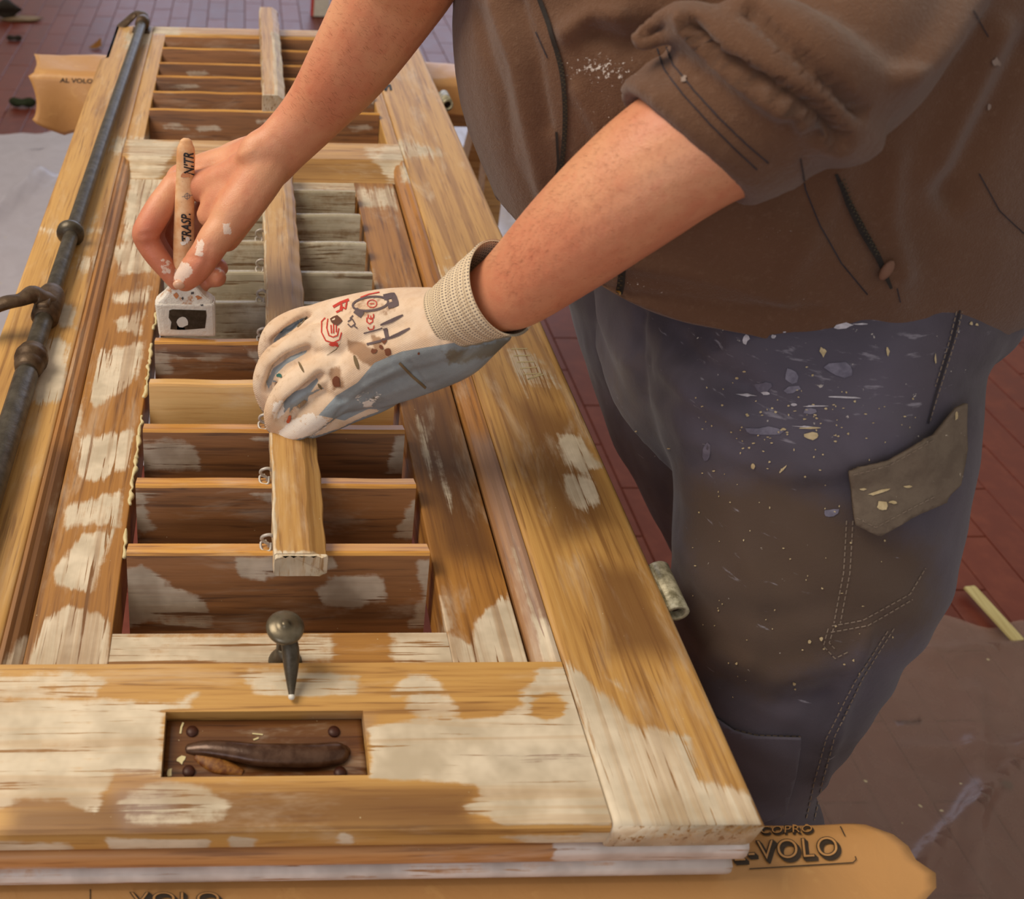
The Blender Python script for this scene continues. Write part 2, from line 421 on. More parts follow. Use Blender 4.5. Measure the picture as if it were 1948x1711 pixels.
chunk('debris_lump', 44, 204, .042, .02, .02, GREEN, 'olive dark scrap on the tiles left of the far paper flap', 'debris', 3)
chunk('debris_lump', 1914, 1496, .008, .006, .004, GREEN, 'tiny green speck on the clear film at the lower right', 'debris', 4)
chunk('debris_lump', 40, 38, .11, .04, .006, simple('rag', (150, 125, 95), .9), 'pale crumpled scrap beneath the dark corner lump', 'debris', 5)
bm = bmesh.new(); c = Zp(183, 88, .006)
q = [(-.035, -.02, 0), (0, -.045, .004), (.03, -.025, .01), (.022, .03, .03), (.012, .06, .02), (-.005, .02, .012)]
vs = [bm.verts.new(Vector(c)+Vector(p)) for p in q]; bm.faces.new(vs); bmesh.ops.solidify(bm, geom=bm.faces[:], thickness=.001); V, Fc = bm2(bm)
tag(mk('fallen_leaf', V, Fc, LEAFM), 'small curled yellow leaf on the floor above the far paper flap', 'leaf')
# post far behind
c = Zp(606, 30, 0); POST = thing('striped_post', 'white post with a red edge stripe standing far behind the shutter', 'post', tuple(c))
mk('post_body', *box(c[0]-.03, c[0]+.05, c[1]-.03, c[1]+.03, 0.006, .95), simple('post_white', (225, 220, 205), .5), POST)
mk('red_stripe', *box(c[0]-.042, c[0]-.030, c[1]-.032, c[1]+.032, .006, .95, .001), simple('post_red', (205, 50, 22), .5), POST)
# ---------------------------------------------------------------- trestles and wrapping paper
TRW = wood('trestle_wood', 'X', (190, 150, 95), (165, 120, 70), (120, 80, 45))
def trestle(y, x0, x1, label):
    t = thing('trestle', label, 'trestle', ((x0+x1)/2, y, 0), 'trestles carrying the shutter')
    mk('beam', *box(x0+.02, x1-.02, y-.045, y+.045, .68, .772), TRW, t)
    for sx in (x0+.10, x1-.10):
        for sy in (-1, 1):
            V, Fc = box(-.02, .02, -.03, .03, 0, .70, .002); V = V.copy(); k = 1-V[:, 2]/.70
            V[:, 1] += sy*(.05+.20*k); V[:, 2] += .005*(k > .5)
            mk('leg', V+np.array([sx, y, 0]), Fc, TRW, t)
        mk('spreader', *box(sx-.012, sx+.012, y-.17, y+.17, .30, .34), TRW, t)
    return t
trestle(.225, -.75, .42, 'wooden trestle under the near end of the shutter, wrapped in brown paper')
trestle(1.85, -.40, .62, 'wooden trestle under the far end of the shutter, wrapped in brown paper')
def paper_mat():
    t = NT('kraft_paper'); _, raw = t.coords((1, 1, 1), False)
    n = t.noise(raw, 9, 3, .5); m = t.noise(raw, 40, 4, .6, .8)
    c = t.mix(n, lin(202, 152, 94), lin(184, 134, 80)); c = t.mix(t.math('MULTIPLY', t.step(m, .55, .7), .25), c, lin(222, 176, 112))
    return t.fin(c, .42, t.bump(m, .25, .003))
PAPER = paper_mat(); INK = simple('print_ink', (62, 48, 34), .6, bump=0)
def wrap(name, x0, x1, yf, yb, hf, hb, label, ragged, nx=130):
    """paper bent over a beam: front hang, top, back hang"""
    prof = []
    for s in np.linspace(0, 1, 14): prof.append((0, s))       # front hang
    for s in np.linspace(0, 1, 16)[1:]: prof.append((1, s))
    for s in np.linspace(0, 1, 10)[1:]: prof.append((2, s))
    V = []; m = len(prof)
    for i in range(nx):
        u = i/(nx-1)
        for seg, s in prof:
            a = x0+ragged(0, seg, s); b = x1+ragged(1, seg, s); x = a+(b-a)*u; zt = .7805
            wob = .0020*math.sin(x*31+s*2)+.0018*math.sin(x*67+seg)
            if seg == 0:
                h = hf(x); y = yf-.004*math.sin(s*3)-.012*(1-s)+wob*3*(1-s); z = zt-.006-h*(1-s)
            elif seg == 1:
                inside = -.25 < x < .33; y = yf+(yb-yf)*s; z = zt-.006*(1-math.sin(math.pi*min(1, s*6)/2) if s < .16 else (1-math.sin(math.pi*min(1, (1-s)*6)/2) if s > .84 else 0))
                if not inside: z += .0014*math.sin(x*38+y*30)+.0003*math.sin(x*140-y*90)
            else: h = hb(x); y = yb+.004+.02*s+wob*3*s; z = zt-.006-h*s
            V.append((x, y, z))
    Fc = [(i*m+k, (i+1)*m+k, (i+1)*m+k+1, i*m+k+1) for i in range(nx-1) for k in range(m-1)]
    V = np.array(V); o = mk(name, V, Fc, PAPER, smooth=True)
    sd = o.modifiers.new('thickness', 'SOLIDIFY'); sd.thickness = .0006; sd.offset = -1
    tag(o, label, 'paper', 'brown papers wrapped over the trestles'); return o, bvh(V, Fc)
def rag_near(side, seg, s):
    if side == 0: return -.02*math.sin(s*5)
    if seg == 1: return np.interp(s, [0, .2, .38, .5, .60, .645, .68, .73, .78, .82, .87, .91, .94, .97, 1], [.010, .006, -.004, .0, .001, .010, .019, .021, .014, .010, .012, .004, .008, .002, -.006])
    return np.interp(s, [0, 1], [-.004, -.02]) if seg == 2 else np.interp(s, [0, .5, 1], [.03, .0, .012])
npap, NP = wrap('wrapping_paper', -.72, .455, .150, .290, lambda x: .16+.02*math.sin(x*9), lambda x: .12+.01*math.sin(x*12),
                'brown kraft paper with printed letters wrapped over the near trestle', rag_near)
def rag_far(side, seg, s):
    if side == 0: return -.015+.012*math.sin(s*3+seg)
    return .02*math.sin(s*6)
fpap, FP = wrap('wrapping_paper', -.40, .62, 1.775, 1.90, lambda x: np.interp(x, [-.45, -.41, -.36, -.24, -.1, .3, .5, .7], [.03, .085, .115, .075, .045, .05, .06, .05]), lambda x: .08,
                'brown kraft paper hanging in a pointed flap over the far trestle', rag_far)
# raised torn corner of the near paper
pts = [(1645, 1557), (1660, 1563), (1690, 1576), (1716, 1612), (1708, 1620), (1690, 1598), (1668, 1580)]
P3 = [Zp(x, y, .790+.010*(i in (2, 3))) for i, (x, y) in enumerate(pts)]
# printed letters
def ptext(txt, x, y, size, ex, ey, tree, par, d=(5, 6), ol=.03):
    shadow = text2d(txt, 1, ol, spacing=1.12, res=8); face = text2d(txt, 1, -.012, spacing=1.12, res=8); outl = text2d(txt, 1, ol*.75, spacing=1.12, res=8)
    ex = np.array(ex)*size; ey = np.array(ey)*size
    for k in range(3):
        f = (k+1)/3; decal('printed_letters', [(place2d(shadow[0], x+d[0]*f, y+d[1]*f, ex, ey), shadow[1])], tree, INK, par, .0011+.00005*k)
    decal('printed_letters', [(place2d(outl[0], x, y, ex, ey), outl[1])], tree, INK, par, .0014)
    decal('letter_faces', [(place2d(face[0], x, y, ex, ey), face[1])], tree, PAPER, par, .0018)
ptext('COPRO', 1445, 1588, 27, (1.0, -.03), (.05, -.72), NP, npap, (3, 3))
ptext('L-VOLO', 1392, 1640, 53, (1.0, -.055), (-.10, -.98), NP, npap, (6, 6))
fr = [(1425, 1567), (1587, 1563), (1595, 1567), (1607, 1592)], [(1425, 1654), (1622, 1642), (1628, 1636), (1626, 1630)]
decal('printed_frame', [stroke(p, 2.2) for p in fr], NP, INK, npap, .0011)
ptext('VOLO', 248, 1722, 62, (.95, 0), (.0, -.55), NP, npap, (6, 6))
decal('printed_frame', [stroke([(172, 1692), (172, 1715)], 2.2)], NP, INK, npap, .0005)
tt = text2d('AL VOLO', 1, .02); decal('printed_letters', [(place2d(tt[0], 114, 156, (15, .5), (1, -12)), tt[1])], FP, INK, fpap, .0006)
# ---------------------------------------------------------------- the shutter
SH = thing('window_shutter', 'stripped wooden louvred shutter lying flat across two trestles, patched with cream filler', 'shutter', (.038, 1.05, ZB-.065))
GOLD, MIDW, DRK = (202, 156, 88), (176, 128, 68), (116, 78, 42)
WY = wood('frame_wood_long', 'Y', GOLD, MIDW, DRK)
WX = wood('frame_wood_cross', 'X', GOLD, MIDW, DRK)
WYB = wood('moulding_wood', 'Y', (176, 122, 62), (150, 100, 52), (98, 64, 36))
WXB = wood('sash_wood_cross', 'X', (176, 126, 62), (150, 102, 48), (98, 64, 34))
WYS = wood('sash_wood_long', 'Y', (170, 118, 54), (140, 92, 40), (92, 58, 28), groove=.8)
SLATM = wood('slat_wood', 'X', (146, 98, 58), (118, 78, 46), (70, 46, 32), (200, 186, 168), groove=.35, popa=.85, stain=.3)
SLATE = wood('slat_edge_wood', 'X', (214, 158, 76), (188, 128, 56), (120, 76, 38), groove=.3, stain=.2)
NEWW = wood('new_slat_wood', 'X', (226, 184, 122), (216, 170, 106), (196, 146, 86), groove=.2, stain=.1)
WETM = wood('wet_painted_wood', 'X', (150, 126, 92), (134, 110, 80), (112, 90, 66), (212, 204, 182), rough=.16, groove=.35, popa=.9, base_paint=.66, stain=.3)
EDGEW = wood('painted_edge_wood', 'X', (202, 146, 92), (176, 120, 70), (122, 78, 48), (226, 216, 212), groove=.4, popa=.95)
PUT = simple('filler_bead', (214, 198, 152), .5, scale=120, bump=.5, bd=.002)
zt, zb = ZB, ZB-.065
def at_(V, paint=(), tone=(), grey=(), soft=14, sub=()):
    return {'paint': field(V, paint, soft, sub), 'tone': field(V, tone, 40), 'grey': field(V, grey, 22)}
# right stile
Rpaint = [([(1058, 826), (1100, 830), (1142, 890), (1110, 900), (1074, 882)], 1), ([(1076, 902), (1130, 905), (1148, 945), (1122, 975), (1090, 960), (1074, 930)], 1),
          ([(948, 652), (1010, 660), (1088, 742), (1000, 752), (968, 700)], .62), ([(1125, 1280), (1190, 1300), (1245, 1390), (1180, 1420), (1130, 1345)], .62),
          ([(1070, 1255), (1130, 1300), (1200, 1375), (1310, 1400), (1330, 1480), (1430, 1505), (1460, 1590), (1460, 1660), (1150, 1660), (1120, 1440), (1080, 1330)], 1),
          ([(745, 262), (800, 268), (850, 290), (830, 306), (740, 300)], .8), ([(790, 500), (850, 480), (900, 520), (840, 560)], .55), ([(1230, 1060), (1260, 1120), (1300, 1190), (1330, 1300), (1310, 1300), (1240, 1100)], .3)]
Rsub = [[(1090, 1255), (1130, 1255), (1260, 1390), (1200, 1380)]]
V, Fc = extrude(rect_prof(.2331, .331, zt-.029, zt, .005), .2559, 1.845, 'Y', .006, .006)
m = V[:, 1] > 1.79; V[m & (V[:, 0] > .3), 0] -= .004
mk('stile', V, Fc, WY, SH, True, at_(V, Rpaint, [([(860, 380), (1010, 600), (1120, 800), (1250, 1090), (1150, 1100), (900, 560), (820, 420)], .45), [(960, 740), (1100, 790), (1180, 1000), (1060, 1040), (1000, 880)], [(1120, 1060), (1220, 1080), (1300, 1250), (1160, 1240)]], soft=16, sub=Rsub))
V, Fc = extrude(rect_prof(.2331, .3285, zb, zt-.031, .006), .262, 1.845, 'Y', .02, .012)
mk('stile_backing', V, Fc, WY, SH, True, at_(V, [([(1380, 1500), (1500, 1500), (1500, 1700), (1300, 1700)], 1)]), label='lower layer of the near stile, whitened at its end')
# left stile (ends at the near rail), notched at the far corner
V, Fc = extrude(rect_prof(-.2545, -.1735, zb, zt, .004), .3785, 1.8450, 'Y', .006, .006)
k = (V[:, 1] > 1.655) & (V[:, 0] < -.245); V[k, 0] += .011
Lp = [([(60, 672), (96, 640), (132, 650), (122, 762), (62, 772)], 1), ([(100, 574), (148, 584), (142, 628), (98, 612)], .9), ([(140, 478), (204, 480), (192, 522), (138, 518)], .75), ([(70, 430), (215, 428), (202, 446), (78, 448)], .8),
      ([(215, 256), (310, 262), (300, 305), (200, 292)], .85), ([(-10, 1225), (62, 1236), (48, 1266), (-10, 1266)], .9), ([(110, 410), (200, 400), (210, 440), (110, 430)], .4), ([(320, 50), (240, 50), (230, 95), (320, 95)], .75)]
mk('stile', V, Fc, WY, SH, True, at_(V, Lp))
# infill boards beside the far louvres
for x0, x1 in ((-.1732, -.1475), (.2150, .2328)):
    V, Fc = extrude(rect_prof(x0, x1, zt-.045, zt-.0006, .0012), 1.2455, 1.80, 'Y', .008, .006); mk('infill_board', V, Fc, WY, SH, True, at_(V, [([(240, 250), (350, 255), (340, 345), (240, 345)], .7)]))
# mouldings round the near opening
mp = [(-.1731, zt-.001), (-.1700, zt-.0008), (-.1675, zt-.004), (-.1640, zt-.005), (-.1600, zt-.0095), (-.1585, zt-.013), (-.1585, zt-.05), (-.1731, zt-.05)]
V, Fc = extrude(mp, .3785, 1.244, 'Y', .006, .004)
mk('moulding', V, Fc, WYB, SH, False, at_(V, [([(30, 1215), (70, 1200), (50, 1275), (0, 1275)], .8), ([(240, 310), (262, 300), (262, 350), (238, 360)], .6)], [[(100, 850), (170, 850), (60, 1265), (0, 1265)]]))
mp = [(.2329, zt-.001), (.2295, zt-.0008), (.2265, zt-.0045), (.2225, zt-.005), (.2170, zt-.008), (.2150, zt-.012), (.2150, zt-.05), (.2329, zt-.05)]
V, Fc = extrude(mp, .3785, 1.244, 'Y', .006, .004)
mk('moulding', V, Fc, WYB, SH, False, at_(V, [([(1010, 1170), (1050, 1180), (1085, 1270), (1030, 1270)], .9), ([(940, 1000), (985, 1040), (1040, 1180), (1010, 1190)], .45), ([(755, 310), (790, 310), (790, 350), (760, 350)], .8)], (), [[(905, 840), (940, 830), (1070, 1240), (1020, 1250)]]))
# near rail
Bp = [([(-20, 1272), (130, 1270), (215, 1290), (188, 1326), (120, 1340), (-20, 1330)], .74), ([(-20, 1330), (200, 1322), (330, 1332), (385, 1312), (366, 1347), (318, 1350), (308, 1480), (226, 1476), (205, 1500), (190, 1560), (120, 1520), (40, 1520), (-20, 1560)], .84),
      ([(452, 1272), (560, 1270), (690, 1284), (682, 1326), (560, 1332), (478, 1326)], .72),
      ([(738, 1330), (742, 1308), (770, 1282), (808, 1276), (838, 1290), (866, 1322), (884, 1372), (800, 1372), (774, 1350), (770, 1328)], .8),
      ([(700, 1378), (780, 1371), (940, 1362), (1000, 1340), (975, 1318), (1020, 1300), (1015, 1272), (1075, 1268), (1110, 1340), (1140, 1440), (1172, 1585), (952, 1580), (930, 1552), (872, 1542), (916, 1512), (908, 1496), (800, 1486), (704, 1482)], 1),
      ([(300, 1480), (380, 1490), (446, 1530), (430, 1562), (330, 1575), (240, 1572), (215, 1530), (240, 1500)], .62), ([(-20, 1265), (260, 1264), (240, 1275), (-20, 1278)], .4)]
Bsub = [[(1015, 1330), (1048, 1318), (1078, 1338), (1070, 1362), (1035, 1372), (1012, 1356)]]
Bgrey = [[(865, 1450), (930, 1432), (960, 1405), (1120, 1425), (1128, 1456), (1050, 1472), (920, 1476)], [(212, 1450), (300, 1448), (304, 1476), (225, 1472)], [(220, 1500), (320, 1498), (330, 1560), (240, 1570)], [(590, 1372), (700, 1372), (700, 1395), (590, 1395)]]
Btone = [[(20, 1530), (200, 1520), (640, 1500), (900, 1500), (900, 1580), (20, 1590)]]
GX0, GX1, GY0, GY1 = -.051, .084, .2915, .3390                      # recess for the grip
def rail_grid():
    """near rail as one block with a real rectangular recess"""
    bm = bmesh.new(); xs = sorted(set(np.round(np.concatenate([np.arange(-.30, .2331, .005), [GX0, GX1, .2328]]), 5))); ys = sorted(set(np.round(np.concatenate([np.arange(.262, .378, .004), [GY0, GY1, .378]]), 5)))
    g = {}
    def vv(i, j, lvl):
        if (i, j, lvl) not in g: g[i, j, lvl] = bm.verts.new((xs[i], ys[j], zt-.0003 if lvl == 0 else zt-.013))
        return g[i, j, lvl]
    for i in range(len(xs)-1):
        for j in range(len(ys)-1):
            cx, cy = (xs[i]+xs[i+1])/2, (ys[j]+ys[j+1])/2; hole = GX0 < cx < GX1 and GY0 < cy < GY1; l = 1 if hole else 0
            if not hole: bm.faces.new([vv(i, j, l), vv(i+1, j, l), vv(i+1, j+1, l), vv(i, j+1, l)])
    # recess walls
    I = [i for i, x in enumerate(xs) if GX0-1e-6 <= x <= GX1+1e-6]; J = [j for j, y in enumerate(ys) if GY0-1e-6 <= y <= GY1+1e-6]
    for i, i2 in zip(I[:-1], I[1:]):
        for j in (J[0], J[-1]): bm.faces.new([vv(i, j, 0), vv(i2, j, 0), vv(i2, j, 1), vv(i, j, 1)])
    for j, j2 in zip(J[:-1], J[1:]):
        for i in (I[0], I[-1]): bm.faces.new([vv(i, j, 0), vv(i, j2, 0), vv(i, j2, 1), vv(i, j, 1)])
    # rounded front profile and back/side walls
    pr = [(.262, zt-.0003), (.2585, zt-.0008), (.2562, zt-.003), (.2554, zt-.007), (.2550, zt-.012), (.2552, zt-.017), (.2558, zt-.022), (.2575, zt-.026), (.262, zt-.028)]
    prev = [vv(i, 0, 0) for i in range(len(xs))]
    for y, z in pr[1:]:
        cur = [bm.verts.new((x, y, z)) for x in xs]
        for i in range(len(xs)-1): bm.faces.new([prev[i], cur[i], cur[i+1], prev[i+1]])
        prev = cur
    back = [bm.verts.new((x, ys[-1], zt-.028)) for x in (xs[0], xs[-1])]
    top = [vv(i, len(ys)-1, 0) for i in range(len(xs))]
    bm.faces.new(top+[back[1], back[0]])
    for e, i in ((0, 0), (1, len(xs)-1)):
        side = [vv(i, j, 0) for j in range(len(ys))]; fr_ = [v for v in bm.verts if abs(v.co.x-xs[i]) < 1e-7 and v.co.y < .2619]
        fr_.sort(key=lambda v: v.co.z); bm.faces.new(side+[back[e], prev[i]]+[v for v in fr_ if v is not prev[i]])
    bm.faces.new([prev[i] for i in range(len(xs))]+[back[1], back[0]])
    bmesh.ops.recalc_face_normals(bm, faces=bm.faces); return bm2(bm)
V, Fc = rail_grid()
Bf = [([(195, 1592), (400, 1598), (388, 1634), (214, 1628)], 1), ([(-20, 1598), (140, 1604), (128, 1640), (-20, 1650)], 1), ([(436, 1588), (488, 1596), (482, 1632), (440, 1612)], .9), ([(900, 1588), (1460, 1570), (1460, 1640), (1100, 1640), (1000, 1605)], .8), ([(640, 1580), (672, 1580), (672, 1606), (640, 1606)], 1)]
at = at_(V, Bp, Btone, Bgrey, 12, Bsub); ff = field(V, Bf, 8); fr_m = V[:, 1] < .2585; at['paint'] = np.where(fr_m, ff, at['paint'])
mk('rail', V, Fc, WX, SH, False, at)
pr = [(.2565, zt-.0285), (.2540, zt-.031), (.2525, zt-.037), (.2530, zt-.043), (.2565, zt-.047), (.300, zt-.048), (.300, zt-.0285)]
V, Fc = extrude(pr, -.30, .331, 'X', .006, .004); at = at_(V, [([(-50, 1650), (330, 1650), (330, 1720), (-50, 1720)], .75), ([(1050, 1550), (1500, 1550), (1500, 1720), (1050, 1720)], 1), ([(600, 1640), (1050, 1630), (1050, 1660), (600, 1665)], .45)], soft=9)
mk('edge_lip', V, Fc, EDGEW, SH, True, at)
pr = [(.2565, zt-.0495), (.2520, zt-.052), (.2505, zt-.057), (.2515, zt-.0625), (.256, zt-.065), (.378, zt-.065), (.378, zt-.0495)]
V, Fc = extrude(pr, -.30, .327, 'X', .006, .004); at = at_(V, [([(-80, 1600), (1500, 1600), (1500, 1750), (-80, 1750)], .80)], soft=9)
mk('edge_lip', V, Fc, EDGEW, SH, True, at, label='whitened lowest lip of the near edge')
# middle rail with its bevel, far rail
V, Fc = extrude([(1.2445, zt-.0002), (1.3020, zt-.0002), (1.3045, zt-.002), (1.3045, zt-.045), (1.245, zt-.045), (1.193, zt-.045), (1.193, zt-.013), (1.200, zt-.0125), (1.236, zt-.006)], -.1733, .2329, 'X', .006, .005)
mk('rail', V, Fc, WX, SH, False, at_(V, [([(240, 262), (340, 268), (330, 300), (300, 345), (240, 348)], .85), ([(690, 275), (780, 268), (780, 345), (735, 350), (720, 318), (690, 296)], .75)], [[(300, 303), (740, 306), (740, 342), (300, 340)]], soft=10))
V, Fc = extrude(rect_prof(1.8, 1.8455, zb, zt-.0004, .003), -.1733, .2329, 'X', .008, .006)
mk('rail', V, Fc, WX, SH, True, at_(V, [([(240, 40), (345, 42), (345, 85), (240, 85)], .9), ([(340, 45), (800, 50), (800, 70), (340, 66)], .5)]))
# inner sash round the near louvres
zs = zt-.012; IX0, IX1, IY0, IY1 = -.0965, .1565, .4140, 1.1500
LSp = [([(215, 468), (282, 440), (292, 520), (228, 526)], .9), ([(212, 560), (292, 540), (284, 578), (216, 582)], .9), ([(212, 604), (275, 588), (272, 640), (228, 632)], .85), ([(188, 662), (280, 645), (268, 712), (240, 742), (186, 775), (168, 762)], .85),
       ([(150, 832), (256, 815), (246, 892), (165, 922), (148, 900)], .95), ([(118, 962), (238, 925), (226, 1002), (118, 1004)], .8), ([(100, 1085), (158, 1012), (216, 1008), (200, 1062), (180, 1132), (108, 1112)], .95),
       ([(50, 1270), (78, 1182), (130, 1150), (210, 1175), (212, 1270)], 1), ([(240, 330), (340, 330), (330, 450), (232, 470)], .85), ([(130, 730), (160, 700), (160, 830), (130, 830)], .5)]
V, Fc = extrude(rect_prof(-.1583, IX0, zs-.045, zs, .0012), .3785, 1.1925, 'Y', .005, .005); mk('sash_stile', V, Fc, WYS, SH, False, at_(V, LSp, soft=11))
RSp = [([(900, 1185), (960, 1128), (1000, 1205), (1008, 1270), (850, 1270), (850, 1200), (900, 1225)], 1), ([(775, 768), (800, 780), (850, 880), (868, 940), (855, 985), (825, 920), (795, 860)], .52), ([(660, 352), (760, 352), (760, 400), (690, 400)], .7),
       ([(690, 500), (705, 490), (730, 560), (715, 570)], .6), ([(832, 1130), (850, 1130), (870, 1200), (838, 1210)], .8)]
V, Fc = extrude(rect_prof(IX1, .2128, zs-.045, zs, .0012), .3785, 1.1925, 'Y', .005, .005); mk('sash_stile', V, Fc, WYS, SH, False, at_(V, RSp, [[(760, 740), (860, 740), (960, 1080), (840, 1060)]], soft=11))
V, Fc = extrude(rect_prof(.3785, IY0, zs-.045, zs-.0002, .0015), IX0+.0002, IX1-.0002, 'X', .006, .005)
mk('sash_rail', V, Fc, WXB, SH, False, at_(V, [([(190, 1195), (640, 1200), (640, 1270), (190, 1270)], .72), ([(740, 1195), (900, 1195), (900, 1270), (740, 1270)], .85)]))
V, Fc = extrude(rect_prof(IY1, 1.1925, zs-.045, zs-.0002, .0015), IX0+.0002, IX1-.0002, 'X', .006, .005)
mk('sash_rail', V, Fc, WXB, SH, False, at_(V, [([(240, 340), (700, 340), (700, 372), (240, 372)], .75)]))
# filler beads along the left inside edge
bv = []
for y in np.arange(.43, .86, .03):
    n_ = 7; q = [(IX0+.0005+random.uniform(-.0015, .001), y+i*.005, zs+random.uniform(-.0005, .001)) for i in range(n_)]
    if random.random() < .85: bv.append(tube(q, [random.uniform(.0008, .0028) for _ in q], 8, 3))
o = mk('filler_beads', *join(*bv), PUT, SH, True); o['kind'] = 'stuff'
# ---- louvre slats
def slat(yk, x0, x1, mat, emat, h=.078, tilt=69, th=.0155, paint=(), tone=(), soft=9, zt_=None, label=None):
    a = math.radians(tilt); d = np.array([-math.cos(a), -math.sin(a)]); nrm = np.array([-math.sin(a), math.cos(a)])
    B = np.array([yk, zt_ or ZB+.004])                      # back top arris
    pts2 = [(0, 0), (.0014, .0012)] + [(t_, s_) for t_, s_ in ((.0125, .0003), (.0135, .0016))]
    # local: t across thickness towards camera, s along the slat downwards
    prof = [(0, .0008), (.0008, 0), (th-.0022, .0002), (th-.0006, .0012), (th, .0034)]
    prof += [(th, s) for s in np.linspace(.009, h-.003, 9)]+[(th-.003, h), (.003, h), (0, h-.003)]+[(0, s) for s in np.linspace(h-.02, .012, 3)]
    tdir = nrm; P = [tuple(B+tdir*t_+d*s_) for t_, s_ in prof]
    m = int((x1-x0)/.006)+1; n = len(P); V = []
    wob = random.uniform(-.0006, .0006)
    for i, x in enumerate(np.linspace(x0, x1, m)):
        for y, z in P: V.append((x, y, z+wob*math.sin(i*.4)))
    Fc, mi = [], []
    for i in range(m-1):
        for k in range(n):
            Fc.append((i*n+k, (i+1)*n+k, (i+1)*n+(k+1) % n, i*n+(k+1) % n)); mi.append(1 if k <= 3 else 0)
    Fc += [tuple(range(n)), tuple((m-1)*n+k for k in range(n-1, -1, -1))]; mi += [0, 0]
    V = np.array(V); bm = bmesh.new()
    o = mk('slat', V, Fc, mat, SH, False, {'paint': field(V, paint, soft), 'tone': field(V, tone, 25), 'grey': np.zeros(len(V))}, mats=[mat, emat], midx=mi, label=label)
    bm.from_mesh(o.data); bmesh.ops.recalc_face_normals(bm, faces=bm.faces); bm.to_mesh(o.data); bm.free(); return o
tops = [(1030, .4902), (905, .5674), (803, .6402), (720, .7090), (640, .7803), (567, .8551), (509, .9213), (452, .9931), (399, 1.0669), (354, 1.1356)]
SP = {1030: [([(236, 1085), (270, 1075), (310, 1100), (400, 1140), (390, 1168), (320, 1172), (236, 1200)], .95), ([(445, 1058), (642, 1058), (640, 1082), (600, 1088), (545, 1084), (500, 1108), (455, 1098)], 1.0), ([(600, 1122), (650, 1092), (728, 1090), (740, 1140), (680, 1156), (610, 1150)], 1), ([(790, 1062), (835, 1062), (835, 1200), (768, 1196), (800, 1130)], .8), ([(320, 1160), (420, 1165), (400, 1200), (300, 1200)], .55)],
      905: [([(252, 928), (292, 940), (280, 980), (300, 1010), (256, 1022)], .75), ([(748, 1025), (775, 965), (805, 938), (808, 1028)], .95), ([(450, 932), (532, 935), (530, 965), (480, 945)], .85), ([(280, 930), (330, 945), (300, 965)], .5)],
      803: [([(264, 832), (370, 838), (388, 900), (264, 904)], .75), ([(452, 827), (535, 830), (530, 850), (480, 840)], .9), ([(752, 828), (786, 822), (786, 903), (732, 900)], .95)],
      640: [([(285, 662), (330, 655), (332, 716), (284, 712)], .75), ([(325, 672), (425, 676), (440, 694), (330, 694)], .8), ([(450, 655), (510, 660), (510, 705), (480, 690)], .8), ([(380, 640), (430, 642), (420, 650), (380, 648)], .6)]}
for py, yk in tops:
    x0, x1 = -.0905, .1505
    if py > 600:
        new = py == 720
        slat(yk, x0, x1, NEWW if new else SLATM, NEWW if new else SLATE, paint=SP.get(py, []), label='unpainted pale new wood slat' if new else None)
    else:
        slat(yk, x0, x1, WETM, WETM, label='slat wet with cream paint')
for yk in (1.4145, 1.4899, 1.5613, 1.6271, 1.7062, 1.7763):
    s = [([(x, y), (x+40, y-4), (x+60, y+9), (x+10, y+12)], .8) for x, y in ((300, 235), (370, 240), (560, 245), (330, 160), (660, 240), (480, 226), (350, 134), (700, 190))]
    slat(yk, -.1468, .2142, SLATM, SLATE, paint=s, h=.066, soft=5)
# ---- tilt rods and hooks
RODM = wood('tilt_rod_wood', 'Y', (198, 154, 92), (172, 126, 70), (112, 74, 42), groove=.7, gs=1.)
ENDM = wood('end_grain', 'Z', (214, 184, 140), (190, 150, 100), (130, 92, 58), base_paint=.42, groove=.3)
def rod(x0, x1, y0, y1, z0, z1, chip, label, paint=()):
    t = np.linspace(0, 1, 2)
    pr = [(x0, z0), (x0, z1-.0015), (x0+.0015, z1), (x0+(x1-x0)*.66, z1), (x0+(x1-x0)*.70, z1-.0008), (x1-.001, z1-.0075), (x1, z1-.010), (x1, z0)]
    V, Fc = extrude(pr, y0, y1, 'Y', .006, .003); c = np.abs(V[:, 1]-y0) < .001
    V[:, 0] += .0006*np.sin(V[:, 1]*61)+.0004*np.sin(V[:, 1]*173)
    P = [([p[0], p[1], p[2], p[3]], .9) for p in paint]
    ft = field(V, P, 5); ft = np.maximum(ft, np.where((V[:, 0] < x0+.0022), .62, 0)); ft = np.where(c, .9, ft)
    return mk('tilt_rod', V, Fc, RODM, SH, False, {'paint': ft, 'tone': np.zeros(len(V)), 'grey': np.clip(1-np.abs(V[:, 1]-.86)/.12, 0, 1)*.6}, label=label)
r1 = rod(.0250, .0665, .4560, 1.1900, ZB+.0070, ZB+.0300, 1, 'tilt rod held by the gloved hand')
V, Fc = extrude(rect_prof(.0255, .0660, ZB+.0072, ZB+.0292, .002), .4535, .4558, 'Y', .001, .003)
V[:, 1] += np.where(V[:, 1] < .4545, .0012*np.sin(V[:, 0]*900)+.001*np.sin(V[:, 2]*1100), 0)
mk('end_grain', V, Fc, ENDM, r1, False, {'paint': np.full(len(V), .3), 'tone': np.zeros(len(V)), 'grey': np.zeros(len(V))}, label='rough end of the rod clotted with filler')
r2 = rod(.0300, .0660, 1.400, 1.868, ZB+.0070, ZB+.0330, 1, 'far tilt rod with cream paint along its ridge', [[(515, 60), (535, 60), (545, 200), (522, 200)], [(503, 190), (546, 190), (546, 215), (503, 215)]])
WIRE = simple('painted_wire', (186, 178, 170), .4, scale=300, metal=.2)
